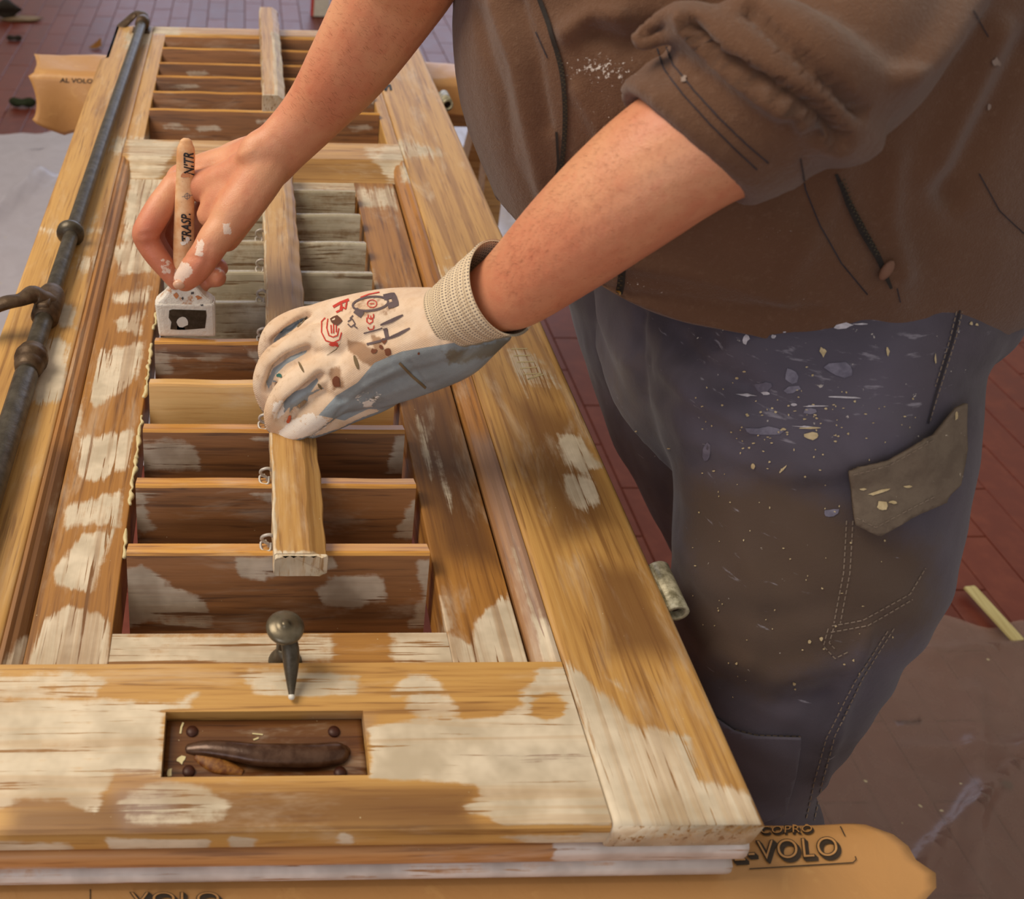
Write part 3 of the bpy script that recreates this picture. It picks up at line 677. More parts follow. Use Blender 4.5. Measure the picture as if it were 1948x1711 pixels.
for py, yk in tops:
    y = yk-.006; x = .0205; z = ZB+.006
    a = [(x+.0055, y, z+.012), (x+.002, y-.001, z+.0155), (x-.003, y-.001, z+.014), (x-.0045, y, z+.0095), (x-.002, y, z+.006), (x+.0015, y, z+.003), (x+.001, y, z-.003)]
    b = [(x-.001, y+.003, z+.004), (x-.005, y+.002, z+.003), (x-.004, y-.004, z+.001), (x+.002, y-.006, z+.002), (x+.003, y-.001, z+.005)]
    mk('hook_eye', *join(tube(a, [.0014]*len(a), 8, 4), tube(b, [.0011]*len(b), 8, 3)), WIRE, r1, True)
# ---- iron espagnolette bolt
IRON = simple('dark_iron', (92, 84, 72), .42, .55, 26, 90, .5, .0012); IRON2 = simple('browned_iron', (98, 78, 58), .5, .45, 30, 70, .6, .0015)
zr = ZB+.0135
rodp = [(-.2085, .34, zr), (-.2085, .72, zr)]
B = mk('bolt_rod', *join(tube([(-.2095, .30, zr), (-.2085, .70, zr)], [.0118, .0115], 20, 1), tube([(-.2085, .70, zr), (-.2080, .80, zr)], [.0098, .0098], 20, 1), tube([(-.2080, .80, zr), (-.2025, 1.25, zr), (-.1930, 1.81, zr)], [.0088]*3, 20, 2)), IRON, SH, True, label='long dark iron bolt rod')
mk('collar', *join(lathe([(.0105, -.019), (.0125, -.017), (.0148, -.008), (.0135, -.004), (.0165, 0), (.0165, .006), (.0130, .010), (.0140, .014), (.0105, .018)], (-.2085, .725, zr), (0, 1, 0), 28)), IRON2, B, True)
mk('collar', *lathe([(.009, -.009), (.013, -.007), (.0165, -.002), (.0165, .003), (.013, .007), (.009, .009)], (-.2075, .985, zr), (-.01, 1, 0), 26), IRON, B, True)
mk('end_hook', *join(box(-.212, -.178, 1.797, 1.829, ZB+.0003, ZB+.004), lathe([(.0095, -.012), (.0135, -.009), (.0135, .010), (.010, .013)], (-.1925, 1.815, zr), (0, 1, 0), 20),
    tube([(-.1925, 1.83, zr), (-.196, 1.850, zr+.006), (-.208, 1.862, zr+.004), (-.226, 1.850, zr-.008), (-.236, 1.838, zr-.014)], [(.004, .011)]*5, 12, 4, ref=(0, 0, 1))), IRON2, B, True)
hb = box(-.227, -.190, .815, .868, ZB+.0002, zr+.006, .004)
arm = [(92, 572, ZB+.020), (78, 566, ZB+.028), (62, 560, ZB+.034), (40, 570, ZB+.036), (10, 576, ZB+.038), (-30, 592, ZB+.030), (-60, 606, ZB+.026)]
mk('handle', *join(lathe([(.010, -.028), (.0145, -.024), (.0150, .018), (.0125, .026), (.009, .028)], (-.2075, .825, zr), (0, 1, 0), 22), tube([Zp(*p) for p in arm], [(.009, .012), (.0085, .012), (.009, .011), (.006, .009), (.006, .010), (.006, .010), (.006, .009)], 10, 4, ref=(0, 0, 1)),
    box(-.214, -.201, .800, .822, zr+.004, zr+.017, .003)), IRON2, B, True, label='hinged iron handle of the bolt')
# ---- grip plate in the near rail
RUST = wood('rusty_plate', 'X', (112, 74, 40), (92, 52, 26), (40, 30, 20), groove=.2, rough=.26, stain=2.2)
V, Fc = extrude(rect_prof(GY0+.0003, GY1-.0003, zt-.016, zt-.0105, .0006), GX0+.0003, GX1-.0003, 'X', .004, .003)
V[:, 2] += np.where(V[:, 2] > zt-.0115, -.003*np.exp(-((V[:, 1]-.3085)/.010)**2-((V[:, 0]-.02)/.05)**4), 0)
z0 = lambda V: {'paint': np.zeros(len(V)), 'tone': np.zeros(len(V)), 'grey': np.zeros(len(V))}
G = mk('grip_plate', V, Fc, RUST, SH, True, z0(V), label='dark rusted grip plate let into the rail')
gz = zt-.0085
mk('grip_bar', *tube([(-.034, .3175, gz-.003), (-.022, .3165, gz), (-.004, .3135, gz+.0012), (.012, .3105, gz+.0015), (.035, .3095, gz+.0015), (.052, .3100, gz+.0008), (.066, .3125, gz-.001), (.070, .3145, gz-.003)],
   [(.004, .003), (.0055, .004), (.0068, .005), (.0078, .006), (.0082, .0062), (.0082, .0062), (.0075, .006), (.005, .004)], 18, 4, ref=(0, 1, 0)), simple('dark_worn_metal', (92, 66, 50), .3, .3, 30, 120, .5), G, True, label='dark rounded bar of the grip')
mk('rust_hollow', *tube([(-.028, .3120, gz-.004), (-.015, .3060, gz-.003), (0, .3010, gz-.004)], [(.004, .0025), (.0065, .003), (.003, .002)], 12, 4, ref=(0, 1, 0)), simple('ochre_rust', (150, 100, 36), .6, 0, 60, 200), G, True, label='ochre rust lump under the bar')
for x, y in ((-.033, .3300), (-.034, .3010), (.064, .3290), (.066, .2990)):
    mk('screw', *lathe([(.0015, -.002), (.0045, -.001), (.0040, .0012), (.0012, .0020)], (x, y, zt-.0105), (0, 0, 1), 16), simple('rust_screw', (70, 34, 20), .5, .2, 20) if 'rust_screw' not in bpy.data.materials else bpy.data.materials['rust_screw'], G, True)
GPT = bvh(V, Fc)
decal('paint_flecks', [stroke([(363, 1357), (357, 1366), (350, 1372), (345, 1384), (343, 1396)], 3.5, 3), stroke([(480, 1396), (500, 1398)], 2.4, 3), stroke([(482, 1408), (492, 1404)], 3, 3), blob(344, 1446, 9, 7, 9, .4), blob(322, 1470, 5, 9, 9, .4)], GPT, simple('cream_fleck', (222, 208, 160), .5), G, .0006, stuff=True)
# ---- latch knob
Lt = mk('latch', *join(lathe([(.0115, -.004), (.0125, 0), (.011, .003), (.0085, .006), (.0075, .012), (.0055, .016)], (.0325, .388, zs), (0, 0, 1), 22),
    tube([(.0325, .388, zs+.004), (.0305, .390, zs+.018), (.0305, .388, zs+.030), (.0305, .384, zs+.042)], [.0075, .0050, .0062, .005], 14, 5),
    tube([(.0325, .386, zs+.040), (.0345, .374, zs+.034), (.0350, .366, zs+.026), (.0350, .357, zs+.020), (.0350, .3485, zs+.0165)], [(.0050, .0055), (.0062, .005), (.0054, .004), (.0036, .003), (.002, .002)], 12, 5)), IRON, SH, True, label='iron latch with a round knob and a pointed tongue')
mk('knob', *lathe([(.003, -.006), (.009, -.0035), (.0130, 0), (.0134, .0022), (.0112, .0046), (.0065, .0058), (.0032, .0062), (.0028, .0075), (.001, .0080)], (.0305, .381, zs+.048), (0, -.12, 1), 30), simple('worn_iron', (122, 112, 94), .33, .6, 30, 60, .4), Lt, True)
mk('paint_drop', *ball((.0350, .3475, zs+.0160), .0024, seg=12), simple('white_drip', (228, 224, 214), .35), Lt, True, label='drop of white paint on the tongue')
# ---- hinges on the right edge
HN = simple('painted_hinge', (196, 188, 160), .45, .2, 90, 120, .6, .0015); DRKH = simple('dark_bore', (48, 26, 14), .8)
def hinge(yc, x=.3405, l=.046, r=.0095, label=None):
    z = ZB-.010; prof = []; n = 22; V = []; Fc = []
    for ri, yy in ((r, yc-l/2), (r, yc+l/2), (r*.62, yc+l/2), (r*.62, yc-l/2)):
        for k in range(n):
            a = 2*math.pi*k/n; V.append((x+ri*math.cos(a), yy, z+ri*math.sin(a)))
    for s in range(4):
        for k in range(n):
            j = (k+1) % n; Fc.append((s*n+k, s*n+j, ((s+1) % 4)*n+j, ((s+1) % 4)*n+k))
    V, Fc = fixn(np.array(V), Fc); h = mk('hinge_barrel', V, Fc, HN, SH, True, label=label)
    mk('hinge_leaf', *box(.3312, .3335, yc-l*.45, yc+l*.45, ZB-.030, ZB-.004, .0006), HN, h)
    mk('bore', *tube([(x, yc-l*.30, z), (x, yc+l*.5-.001, z)], [r*.61]*2, 18, 1), DRKH, h, True)
hinge(.452, label='cream smeared hinge barrel on the near edge'); hinge(1.512, label='hinge barrel at the far end of the edge')
# carved tally and pencilled digit on the stile
ST = bvh(*extrude(rect_prof(.2331, .331, zt-.03, zt, .005), .2559, 1.845, 'Y', .05, .006))
CARVE = simple('carved_line', (196, 176, 128), .7, bump=0)
tally = [[(972, 664), (1003, 663)], [(977, 677), (1009, 676)], [(983, 689), (1016, 688)], [(989, 701), (1022, 698)], [(995, 712), (1030, 710), (1003, 722)], [(1003, 722), (1034, 712)]]
decals('carved_stroke', [stroke(p, 2.0, 4) for p in tally], ST, CARVE, SH, .0003)
decal('pencilled_digit', [stroke([(724, 172), (729, 166), (734, 172), (736, 164), (742, 162), (744, 172)], 4.5, 2)], ST, simple('black_marker', (28, 24, 20), .6, bump=0), SH, .0006)
# ---------------------------------------------------------------- the man
MAN = thing('person', 'man in a brown fleece and paint-stained work trousers leaning over the shutter, one hand gloved', 'person', (.60, .62, 0))
def skin_mat():
    t = NT('skin'); _, raw = t.coords((1, 1, 1), False)
    n = t.noise(raw, 16, 4, .6); m = t.noise(raw, 70, 4, .6); f = t.noise(raw, 700, 2, .6)
    c = t.mix(t.step(n, .3, .7), lin(214, 154, 116), lin(202, 128, 96)); c = t.mix(t.math('MULTIPLY', t.step(m, .5, .75), .3), c, lin(192, 100, 76))
    red = t.attr('red'); c = t.mix(t.math('MULTIPLY', red, .6), c, lin(190, 92, 72))
    p = t.attr('paint'); pn = t.math('ADD', p, t.math('MULTIPLY', t.math('SUBTRACT', t.noise(raw, 230, 4, .7), .5), 1.3))
    c = t.mix(t.math('MULTIPLY', t.math('MULTIPLY', t.step(pn, .5, .62), t.step(p, .05, .3)), .8), c, lin(232, 214, 200))
    crease = t.noise(raw, 120, 5, .7)
    return t.fin(c, .47, t.bump(t.math('ADD', f, t.math('MULTIPLY', crease, 1.2)), .28, .0009), Subsurface_Weight=.10, Subsurface_Radius=(.012, .005, .003), Subsurface_Scale=.6)
SKIN = skin_mat()
def px(r, d): return r*d/F
# right hand and arm (bare)
W = (536, 268, .815)
arms = []
def jrow(x, y, z, k, sx=1.):
    """torso ring: centre height/depth given, sides taken from the jacket's outline"""
    p = np.array([x, y, z]); d = (p-CAM)@FW; yy = proj([p])[0, 1]
    xl = np.interp(yy, [-350, -150, 50, 150, 250, 330, 430, 600], [860, 850, 876, 916, 950, 968, 1008, 1036]); xr = np.interp(yy, [-350, -150, 50, 250, 430, 500, 600], [2080, 2110, 2070, 2010, 1975, 1950, 1925])
    return D((xl+xr)/2, yy, d), ((xr-xl)/2*d/F*sx, k)
JROWS = [jrow(.48, .685, .975, .170), jrow(.48, .69, 1.0, .178), jrow(.475, .70, 1.06, .178), jrow(.47, .71, 1.13, .172), jrow(.455, .72, 1.20, .168), jrow(.44, .73, 1.27, .16), jrow(.42, .735, 1.34, .14), jrow(.41, .74, 1.40, .10, .8)]
arms.append(tube([(.36, .90, 1.37), (.25, .84, 1.31), D(850, -170, .645), D(760, -30, .70), D(668, 118, .755), D(600, 210, .795), D(540, 275, .815), D(505, 305, .822)],
                 [.050, .047, .043, (.0430, .040), (.0372, .034), (.0300, .026), (.0275, .021), (.0300, .020)], 22, 6, ref=(.9, .25, -.4)))
H = lambda pts, **k: ptube([(x, y, d, r) for x, y, d, r in pts], seg=14, **k)
hand = [H([(505, 300, .822, .021), (455, 335, .838, .019), (400, 352, .856, .0165), (345, 352, .872, .0135)]),        # index metacarpal
        H([(510, 285, .836, .020), (455, 305, .858, .018), (385, 322, .880, .0155), (342, 338, .892, .0135)]),
        H([(515, 285, .850, .018), (450, 300, .880, .017), (390, 330, .905, .015), (350, 350, .915, .0125)]),
        H([(515, 300, .850, .018), (460, 340, .890, .016), (400, 380, .925, .013)]),
        H([(510, 310, .822, .022), (475, 365, .828, .0215), (442, 408, .832, .0200), (418, 445, .838, .0155)]),        # thumb base
        H([(470, 330, .838, .020), (425, 375, .848, .0175), (400, 408, .856, .0135)]),                                  # web
        H([(500, 330, .838, .022), (455, 400, .850, .020), (430, 450, .862, .015)]),
        H([(440, 420, .832, .0165), (412, 450, .834, .0165), (392, 482, .838, .0152), (370, 512, .846, .0148), (352, 532, .855, .0118)]),    # thumb
        H([(338, 348, .872, .0125), (306, 392, .868, .0142), (280, 436, .870, .0138), (277, 452, .876, .0128), (296, 484, .882, .0120), (318, 512, .888, .0108), (334, 536, .893, .0088)]),   # index
        H([(340, 345, .893, .0120), (306, 400, .892, .0132), (290, 448, .898, .0128), (318, 496, .906, .0115), (356, 530, .912, .0105), (380, 548, .912, .0090)]),   # middle
        H([(352, 350, .912, .0120), (316, 402, .918, .0125), (312, 450, .926, .0120), (350, 500, .926, .0112), (398, 524, .912, .0108), (414, 528, .905, .0098)]),   # ring
        H([(400, 380, .925, .0120), (372, 430, .938, .0110), (382, 475, .936, .0100), (408, 500, .922, .0092), (420, 510, .915, .0085)])]     # little
# left forearm (to the gloved hand)
arms.append(tube([D(1580, -370, .67), D(1640, -200, .60), D(1640, -20, .553), D(1580, 125, .532), D(1480, 195, .533), D(1330, 268, .548), D(1200, 360, .575), D(1080, 460, .612), D(985, 540, .650), D(930, 568, .668)],
                 [.052, .046, .046, .047, (.046, .045), (.0435, .042), (.0430, .040), (.0392, .036), (.0335, .029), (.0270, .0215)], 22, 6, ref=(.35, .4, .85)))
bodyp = [tube([(.49, .71, .90)]+[p for p, _ in JROWS[1:]], [(.09, .08)]+[(r[0]*.60, r[1]*.58) for _, r in JROWS[1:]], 24, 4, ref=tuple(RT), round_caps=False), 
         tube([(.43, .73, 1.38), (.39, .72, 1.46), (.36, .71, 1.50)], [.065, .058, .055], 18, 4),
         tube([(.49, .56, .93), (.485, .47, .72), (.48, .42, .52), (.50, .46, .30), (.52, .50, .10)], [.085, .075, .055, .05, .036], 18, 4),
         tube([(.50, .84, .93), (.58, .78, .72), (.66, .72, .52), (.70, .69, .30), (.74, .68, .10)], [.085, .075, .055, .05, .036], 18, 4),
         ball((.315, .70, 1.575), .095, (1.02, .80, 1.2), 24), ball((.275, .70, 1.53), .065, (1.0, .85, 1.1), 20),
         tube([(.225, .70, 1.590), (.205, .70, 1.560), (.215, .70, 1.550)], [.008, .013, .008], 10, 4),
         ball((.33, .622, 1.575), .018, (1, .5, 1.5), 12), ball((.33, .778, 1.575), .018, (1, .5, 1.5), 12),
         tube([(.228, .722, 1.523), (.221, .70, 1.521), (.228, .678, 1.523)], [.004, .006, .004], 8, 3)]
V, N, Fc = remesh(arms+hand+bodyp, .0026, 5, .5)
# creases and tendons of the bare hand
for p, wd, dp in (([(268, 448), (300, 442), (322, 436)], 5, -.0010), ([(352, 488), (384, 492), (396, 500)], 4, -.0010), ([(330, 500), (342, 508)], 4, -.0008), ([(400, 470), (392, 500), (380, 530)], 7, -.0008),
                  ([(520, 262), (560, 300)], 5, -.0007), ([(455, 300), (400, 330)], 12, .0010), ([(300, 330), (330, 345)], 14, .0012), ([(480, 285), (440, 300)], 6, .0008), ([(478, 430), (500, 380), (540, 330)], 14, .0015)):
    fold(V, N, p, wd, dp)
SKp = [([(372, 455), (390, 452), (388, 490), (368, 488)], .75), ([(335, 492), (362, 500), (370, 520), (340, 545), (328, 530)], .78), ([(422, 425), (438, 425), (440, 445), (425, 444)], 1), ([(300, 488), (325, 492), (330, 520), (305, 525)], .62), ([(408, 500), (425, 505), (424, 520), (410, 518)], .6)]
SKr = [([(255, 400), (345, 400), (345, 560), (255, 560)], .7), ([(345, 470), (400, 470), (430, 560), (330, 560)], .7), ([(1200, 440), (1100, 620), (900, 650), (900, 520), (1100, 400)], .35), ([(400, 490), (440, 490), (440, 560), (400, 560)], .9)]
mk('body', V, Fc, SKIN, MAN, True, {'paint': field(V, SKp, 5), 'red': field(V, SKr, 28)})
SKT = bvh(V, Fc)
mk('thumb_nail', *ball(D(341, 541, .846), .0062, (1, .55, .8), 12), simple('nail', (214, 168, 140), .3), MAN, True)
# head furniture (outside the frame)
eyeW = simple('eye_white', (230, 226, 220), .2)
for s in (-1, 1): mk('eye', *ball((.238, .70+s*.030, 1.588), .0115, seg=14), eyeW, MAN, True)
V, N, Fc = remesh([ball((.335, .70, 1.605), .098, (1.02, .84, 1.1), 22), ball((.36, .70, 1.56), .08, (.9, .95, 1.1), 20)], .006, 3)
V = V[:]; mk('hair', V, Fc, simple('hair_brown', (50, 36, 26), .7, scale=300, bump=.8, bd=.003), MAN, True)
# arm hair: short fine strands on both forearms
def hair(tree, quad, n, direction, seed, ln=(7, 15)):
    r = random.Random(seed); V, Fc = [], []
    for _ in range(n):
        u, v = r.random(), r.random(); q = np.array(quad, float); p = q[0]*(1-u)*(1-v)+q[1]*u*(1-v)+q[2]*u*v+q[3]*(1-u)*v
        a = cast(tree, p[0], p[1], .0001); ang = math.radians(direction+r.uniform(-28, 28)); l = r.uniform(*ln)
        b = cast(tree, p[0]+l*math.cos(ang), p[1]+l*math.sin(ang), .0016)
        if a is None or b is None or np.linalg.norm(a-b) > .02: continue
        c = (a+b)/2+np.array([0, 0, .0005]); w_ = np.array([.000035, .000035, .00001])*1.0; k = len(V)
        V += [a-w_*1.3, a+w_*1.3, c+w_, c-w_, b]; Fc += [(k, k+1, k+2, k+3), (k+3, k+2, k+4)]
    return V, Fc
hq = [hair(SKT, [(1180, 190), (1410, 350), (1010, 620), (905, 470)], 2400, 150, 1), hair(SKT, [(640, 0), (850, 0), (640, 250), (520, 220)], 450, 215, 2)]
o = mk('arm_hair', *join(*[(np.array(a), b) for a, b in hq]), simple('arm_hair', (140, 84, 50), .6, bump=0), MAN); o['kind'] = 'stuff'
# ---- trousers
def trouser_mat():
    t = NT('work_trouser_cloth'); _, raw = t.coords((1, 1, 1), False)
    n = t.noise(raw, 9, 4, .6, .5); m = t.noise(raw, 60, 5, .65); f = t.noise(raw, 1400, 2, .6); st = t.noise(t.add('ShaderNodeMapping', {'Vector': raw, 'Scale': (1, 1, 5)}).outputs[0], 38, 4, .6)
    c = t.mix(t.step(n, .3, .7), lin(86, 79, 90), lin(66, 60, 68))
    br = t.attr('brown'); c = t.mix(t.math('MULTIPLY', t.step(t.math('ADD', br, t.math('MULTIPLY', t.math('SUBTRACT', m, .5), .5)), .25, .9), .85), c, lin(84, 66, 52))
    p = t.attr('paint'); s1 = t.noise(raw, 150, 4, .65)
    sm = t.step(t.math('ADD', t.math('MULTIPLY', p, .10), st), .70, .80); c = t.mix(t.math('MULTIPLY', sm, .55), c, lin(168, 164, 176))
    sp = t.step(t.math('ADD', t.math('MULTIPLY', p, .06), s1), .74, .78); c = t.mix(t.math('MULTIPLY', sp, .85), c, lin(214, 206, 196))
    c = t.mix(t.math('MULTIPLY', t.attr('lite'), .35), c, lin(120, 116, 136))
    return t.fin(c, .82, t.bump(t.math('ADD', f, t.math('MULTIPLY', m, 2.)), .3, .001), Sheen_Weight=.15, Specular_IOR_Level=.25)
TRO = trouser_mat()
def row(y, xl, xr, d, k=.85): return D((xl+xr)/2, y, d), ((xr-xl)/2*d/F, (xr-xl)/2*d/F*k)
rows = [(500, 1240, 1880, .765), (560, 1226, 1888, .750), (640, 1232, 1850, .738), (730, 1248, 1826, .735), (850, 1290, 1816, .738), (960, 1298, 1796, .742), (1080, 1290, 1772, .752), (1180, 1285, 1712, .770), (1290, 1295, 1655, .795), (1400, 1300, 1590, .825), (1500, 1310, 1535, .850)]
L = [row(*r) for r in rows]
P = [p for p, _ in L]+[np.array(q) for q in ((.500, .405, .52), (.505, .43, .36), (.515, .47, .20), (.52, .49, .09))]; R = [r for _, r in L]+[(.078, .078), (.074, .074), (.076, .076), (.080, .080)]
nearleg = tube(P, R, 36, 4, ref=tuple(RT), round_caps=False)
farleg = tube([(.45, .86, 1.0), (.47, .82, .92), (.51, .76, .80), (.58, .715, .68), (.655, .665, .55), (.695, .640, .42), (.715, .63, .26), (.73, .64, .09)], [.125, .125, .110, .098, .088, .083, .082, .084], 30, 4, ref=(1, 0, 0), round_caps=False)
waist = tube([(.475, .71, .86), (.485, .70, .93), (.475, .70, 1.02), (.47, .71, 1.10)], [(.125, .17), (.148, .20), (.148, .185), (.135, .165)], 30, 4, ref=(.94, -.3, 0), round_caps=False)
seam_r = ptube([(1885, 500, .72, .012), (1862, 560, .715, .011), (1815, 690, .705, .010), (1790, 800, .70, .009)])
V, N, Fc = remesh([nearleg, farleg, waist, seam_r], .0052, 5, .5)
for p, wd, dp in (([(1240, 620), (1262, 700), (1330, 760), (1420, 800)], 22, .008), ([(1290, 640), (1330, 700), (1420, 740)], 20, -.007), ([(1300, 600), (1360, 650), (1330, 600)], 14, -.005), ([(1350, 880), (1500, 940), (1640, 930)], 26, -.004), ([(1320, 830), (1480, 905), (1650, 880)], 22, .004),
                  ([(1380, 960), (1440, 1100), (1430, 1250)], 24, .003), ([(1330, 1150), (1450, 1180), (1560, 1160)], 28, -.003), ([(1360, 1240), (1480, 1290), (1600, 1260)], 22, .004), ([(1380, 1300), (1480, 1340), (1570, 1320)], 18, -.004), ([(1290, 780), (1300, 900), (1296, 1010)], 16, .004),
                  ([(1060, 620), (1150, 680), (1240, 700)], 20, .006), ([(1080, 700), (1180, 760), (1260, 760)], 18, -.006), ([(1650, 1200), (1600, 1350), (1560, 1480)], 16, .005), ([(1500, 600), (1640, 640), (1760, 600)], 24, -.003), ([(1740, 860), (1700, 800), (1600, 780)], 20, .003), ([(1220, 600), (1212, 680), (1240, 760)], 10, -.008)):
    fold(V, N, p, wd, dp)
V += N*(.0012*np.sin(V[:, [0]]*71+V[:, [2]]*55)*np.sin(V[:, [1]]*63+V[:, [2]]*31)+.0007*np.sin(V[:, [2]]*140+V[:, [0]]*60))
TRp = [([(1250, 560), (1900, 540), (1820, 760), (1640, 880), (1400, 870), (1290, 790)], 1), ([(1320, 870), (1600, 870), (1600, 1450), (1330, 1400)], .35), ([(1050, 600), (1280, 600), (1280, 1000), (1100, 900)], .2)]
TRb = [([(1290, 890), (1480, 900), (1620, 960), (1780, 1040), (1800, 1200), (1450, 1330), (1280, 1250)], 1), ([(1040, 600), (1260, 650), (1290, 1000), (1200, 1000)], .5)]
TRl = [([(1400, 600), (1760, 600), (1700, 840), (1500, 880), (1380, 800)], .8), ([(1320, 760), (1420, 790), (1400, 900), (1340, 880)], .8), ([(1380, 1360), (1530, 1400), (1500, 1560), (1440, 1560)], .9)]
TR = mk('trousers', V, Fc, TRO, MAN, True, {'paint': field(V, TRp, 45), 'brown': field(V, TRb, 70), 'lite': field(V, TRl, 50)})
TT = bvh(V, Fc)
THREAD = simple('pale_thread', (134, 118, 104), .8, bump=0); SEAMD = simple('dark_seam_cloth', (50, 44, 50), .9, bump=0)  # pale thread for stitches, dark cloth colour for sewn seam lines
def stitch(name, lines, tree, mat, par, wd=2.2, dash=9, gap=4, off=.0009):
    out = []
    for l in lines:
        q = np.array(resample(l, 2, False)); n = len(q); st = dash//2; gp = gap//2; i = 0
        while i+1 < n:
            s = q[i:i+st+1]
            if len(s) > 1: out.append(stroke(s, wd, 4))
            i += st+gp
    o = decal(name, out, tree, mat, par, off)
    if o: o['kind'] = 'stuff'
    return o
stitch('stitching', [[(1582, 1190), (1640, 1180), (1730, 1130), (1760, 1080)], [(1580, 1202), (1650, 1190), (1735, 1140)], [(1575, 1195), (1566, 1228), (1588, 1252), (1612, 1240)], [(1585, 1195), (1577, 1222), (1590, 1236)], [(1610, 990), (1604, 1090), (1586, 1185)], [(1622, 990), (1616, 1090), (1598, 1185)],
                     [(1360, 1362), (1390, 1385), (1440, 1398), (1522, 1400)], [(1370, 1378), (1395, 1396), (1440, 1408), (1516, 1410)], [(1522, 1400), (1512, 1470), (1496, 1540)], [(1480, 1404), (1472, 1470), (1458, 1550)],
                     [(1842, 540), (1818, 640), (1790, 730), (1768, 800)], [(1830, 545), (1806, 645), (1778, 735)], [(1700, 1195), (1640, 1290), (1588, 1400), (1566, 1480), (1548, 1560)], [(1688, 1200), (1626, 1296), (1572, 1404), (1548, 1490), (1532, 1560)]], TT, THREAD, TR)
decal('side_seam', [stroke([(1836, 542), (1812, 642), (1784, 732), (1764, 806)], 3.5)], TT, SEAMD, TR, .0012)
# bar tacks of the knee pocket
decals('bar_tack', [stroke(p, 2.4, 4) for p in ([(1484, 1420), (1512, 1416)], [(1480, 1440), (1508, 1435)], [(1474, 1508), (1500, 1502)], [(1462, 1545), (1486, 1538)])], TT, simple('bright_thread', (170, 160, 160), .8, bump=0), TR, .0011)
# panels laid over the cloth
def panel(name, poly, tree, mat, par, off=.004, th=.002, label=None, attr=None, step=10):
    """thick cloth piece with the given outline, following the surface"""
    poly = np.array(poly, float); x0, y0 = poly.min(0); x1, y1 = poly.max(0); xs = np.arange(x0-step, x1+step*1.5, step); ys = np.arange(y0-step, y1+step*1.5, step)
    G = np.array([(x, y) for y in ys for x in xs]); sd = sdist(G, poly)
    # snap near-outside points to the outline
    Q = G.copy(); n = len(poly)
    for i in np.where(sd < 0)[0]:
        if sd[i] < -step*1.5: continue
        best = None
        for a, b in zip(poly, np.roll(poly, -1, 0)):
            e = b-a; t_ = np.clip((G[i]-a)@e/(e@e), 0, 1); c = a+e*t_; d_ = np.hypot(*(G[i]-c))
            if best is None or d_ < best[0]: best = (d_, c)
        Q[i] = best[1]
    nx = len(xs); ok = sd > -step*1.5; P3 = [cast(tree, *Q[i], off) if ok[i] else None for i in range(len(Q))]
    Fc = []
    for j in range(len(ys)-1):
        for i in range(nx-1):
            f = (j*nx+i, j*nx+i+1, (j+1)*nx+i+1, (j+1)*nx+i)
            if all(P3[k] is not None for k in f) and any(sd[k] > 0 for k in f):
                zz = [(P3[k]-CAM)@FW for k in f]
                if max(zz)-min(zz) < .03: Fc.append(f)
    used = sorted({i for f in Fc for i in f}); mp = {k: i for i, k in enumerate(used)}
    V = np.array([P3[i] for i in used]); o = mk(name, V, [tuple(mp[i] for i in f)[::-1] for f in Fc], mat, par, True, attr(V) if attr else None, label=label)
    s = o.modifiers.new('thickness', 'SOLIDIFY'); s.thickness = th; s.offset = 0
    return o, bvh(V, [tuple(mp[i] for i in f) for f in Fc])
t = NT('grey_flap_cloth'); _, raw = t.coords((1, 1, 1), False); m = t.noise(raw, 60, 5, .65); f = t.noise(raw, 1300, 2); sp = t.noise(raw, 150, 4, .65)
c = t.mix(t.step(m, .35, .7), lin(112, 98, 84), lin(96, 82, 70)); c = t.mix(t.math('MULTIPLY', t.step(sp, .68, .74), .8), c, lin(214, 200, 180))
FLAPM = t.fin(c, .85, t.bump(f, .3, .001))
FL, FT = panel('pocket_flap', [(1608, 892), (1680, 872), (1760, 828), (1805, 772), (1820, 765), (1820, 850), (1808, 918), (1788, 938), (1784, 950), (1664, 1014), (1622, 992), (1616, 950)], TT, FLAPM, TR, .009, .003, 'grey flap of the thigh pocket with paint marks')
stitch('stitching', [[(1622, 902), (1690, 884), (1772, 838)], [(1628, 984), (1664, 1002), (1778, 942)]], FT, THREAD, FL, 1.6, off=.0022)
pk, PT = panel('knee_pocket', [(1330, 1352), (1362, 1362), (1400, 1388), (1440, 1398), (1522, 1400), (1512, 1470), (1490, 1545), (1450, 1560), (1390, 1520), (1350, 1440)], TT, TRO, TR, .0035, .002, attr=lambda V: {'paint': np.zeros(len(V)), 'brown': np.zeros(len(V)), 'lite': np.full(len(V), .75)})
# paint marks on the thigh
WP = simple('dried_white_paint', (208, 204, 214), .5, scale=200, var=40); LP_ = simple('dried_thin_paint', (128, 124, 142), .7, scale=120, var=30); CP = simple('dried_cream_paint', (206, 186, 146), .5, scale=200, var=30)
sm = [blob(1455, 590, 15, 10, 11), blob(1400, 597, 5), blob(1422, 578, 8, 3), blob(1500, 640, 0.1), blob(1582, 618, 0.1), blob(1610, 756, 32, 1.8, 12, .2, .05), blob(1418, 645, 7, 8, 9, .5), blob(1472, 640, 6, 4, 9, .4), blob(1492, 630, 3), blob(1605, 620, 22, 5, 9, .4, -.1), blob(1458, 748, 9, 3), blob(1418, 752, 16, 2.5, 9, .5, .05),
      blob(1640, 616, 14, 2, 8, .4), blob(1510, 770, 5, 3), blob(1550, 772, 22, 1.5), blob(1540, 812, 26, 1.6, 10, .4, .06)]
decal('paint_marks', [p for p in sm if True], TT, WP, TR, .0008, stuff=True)
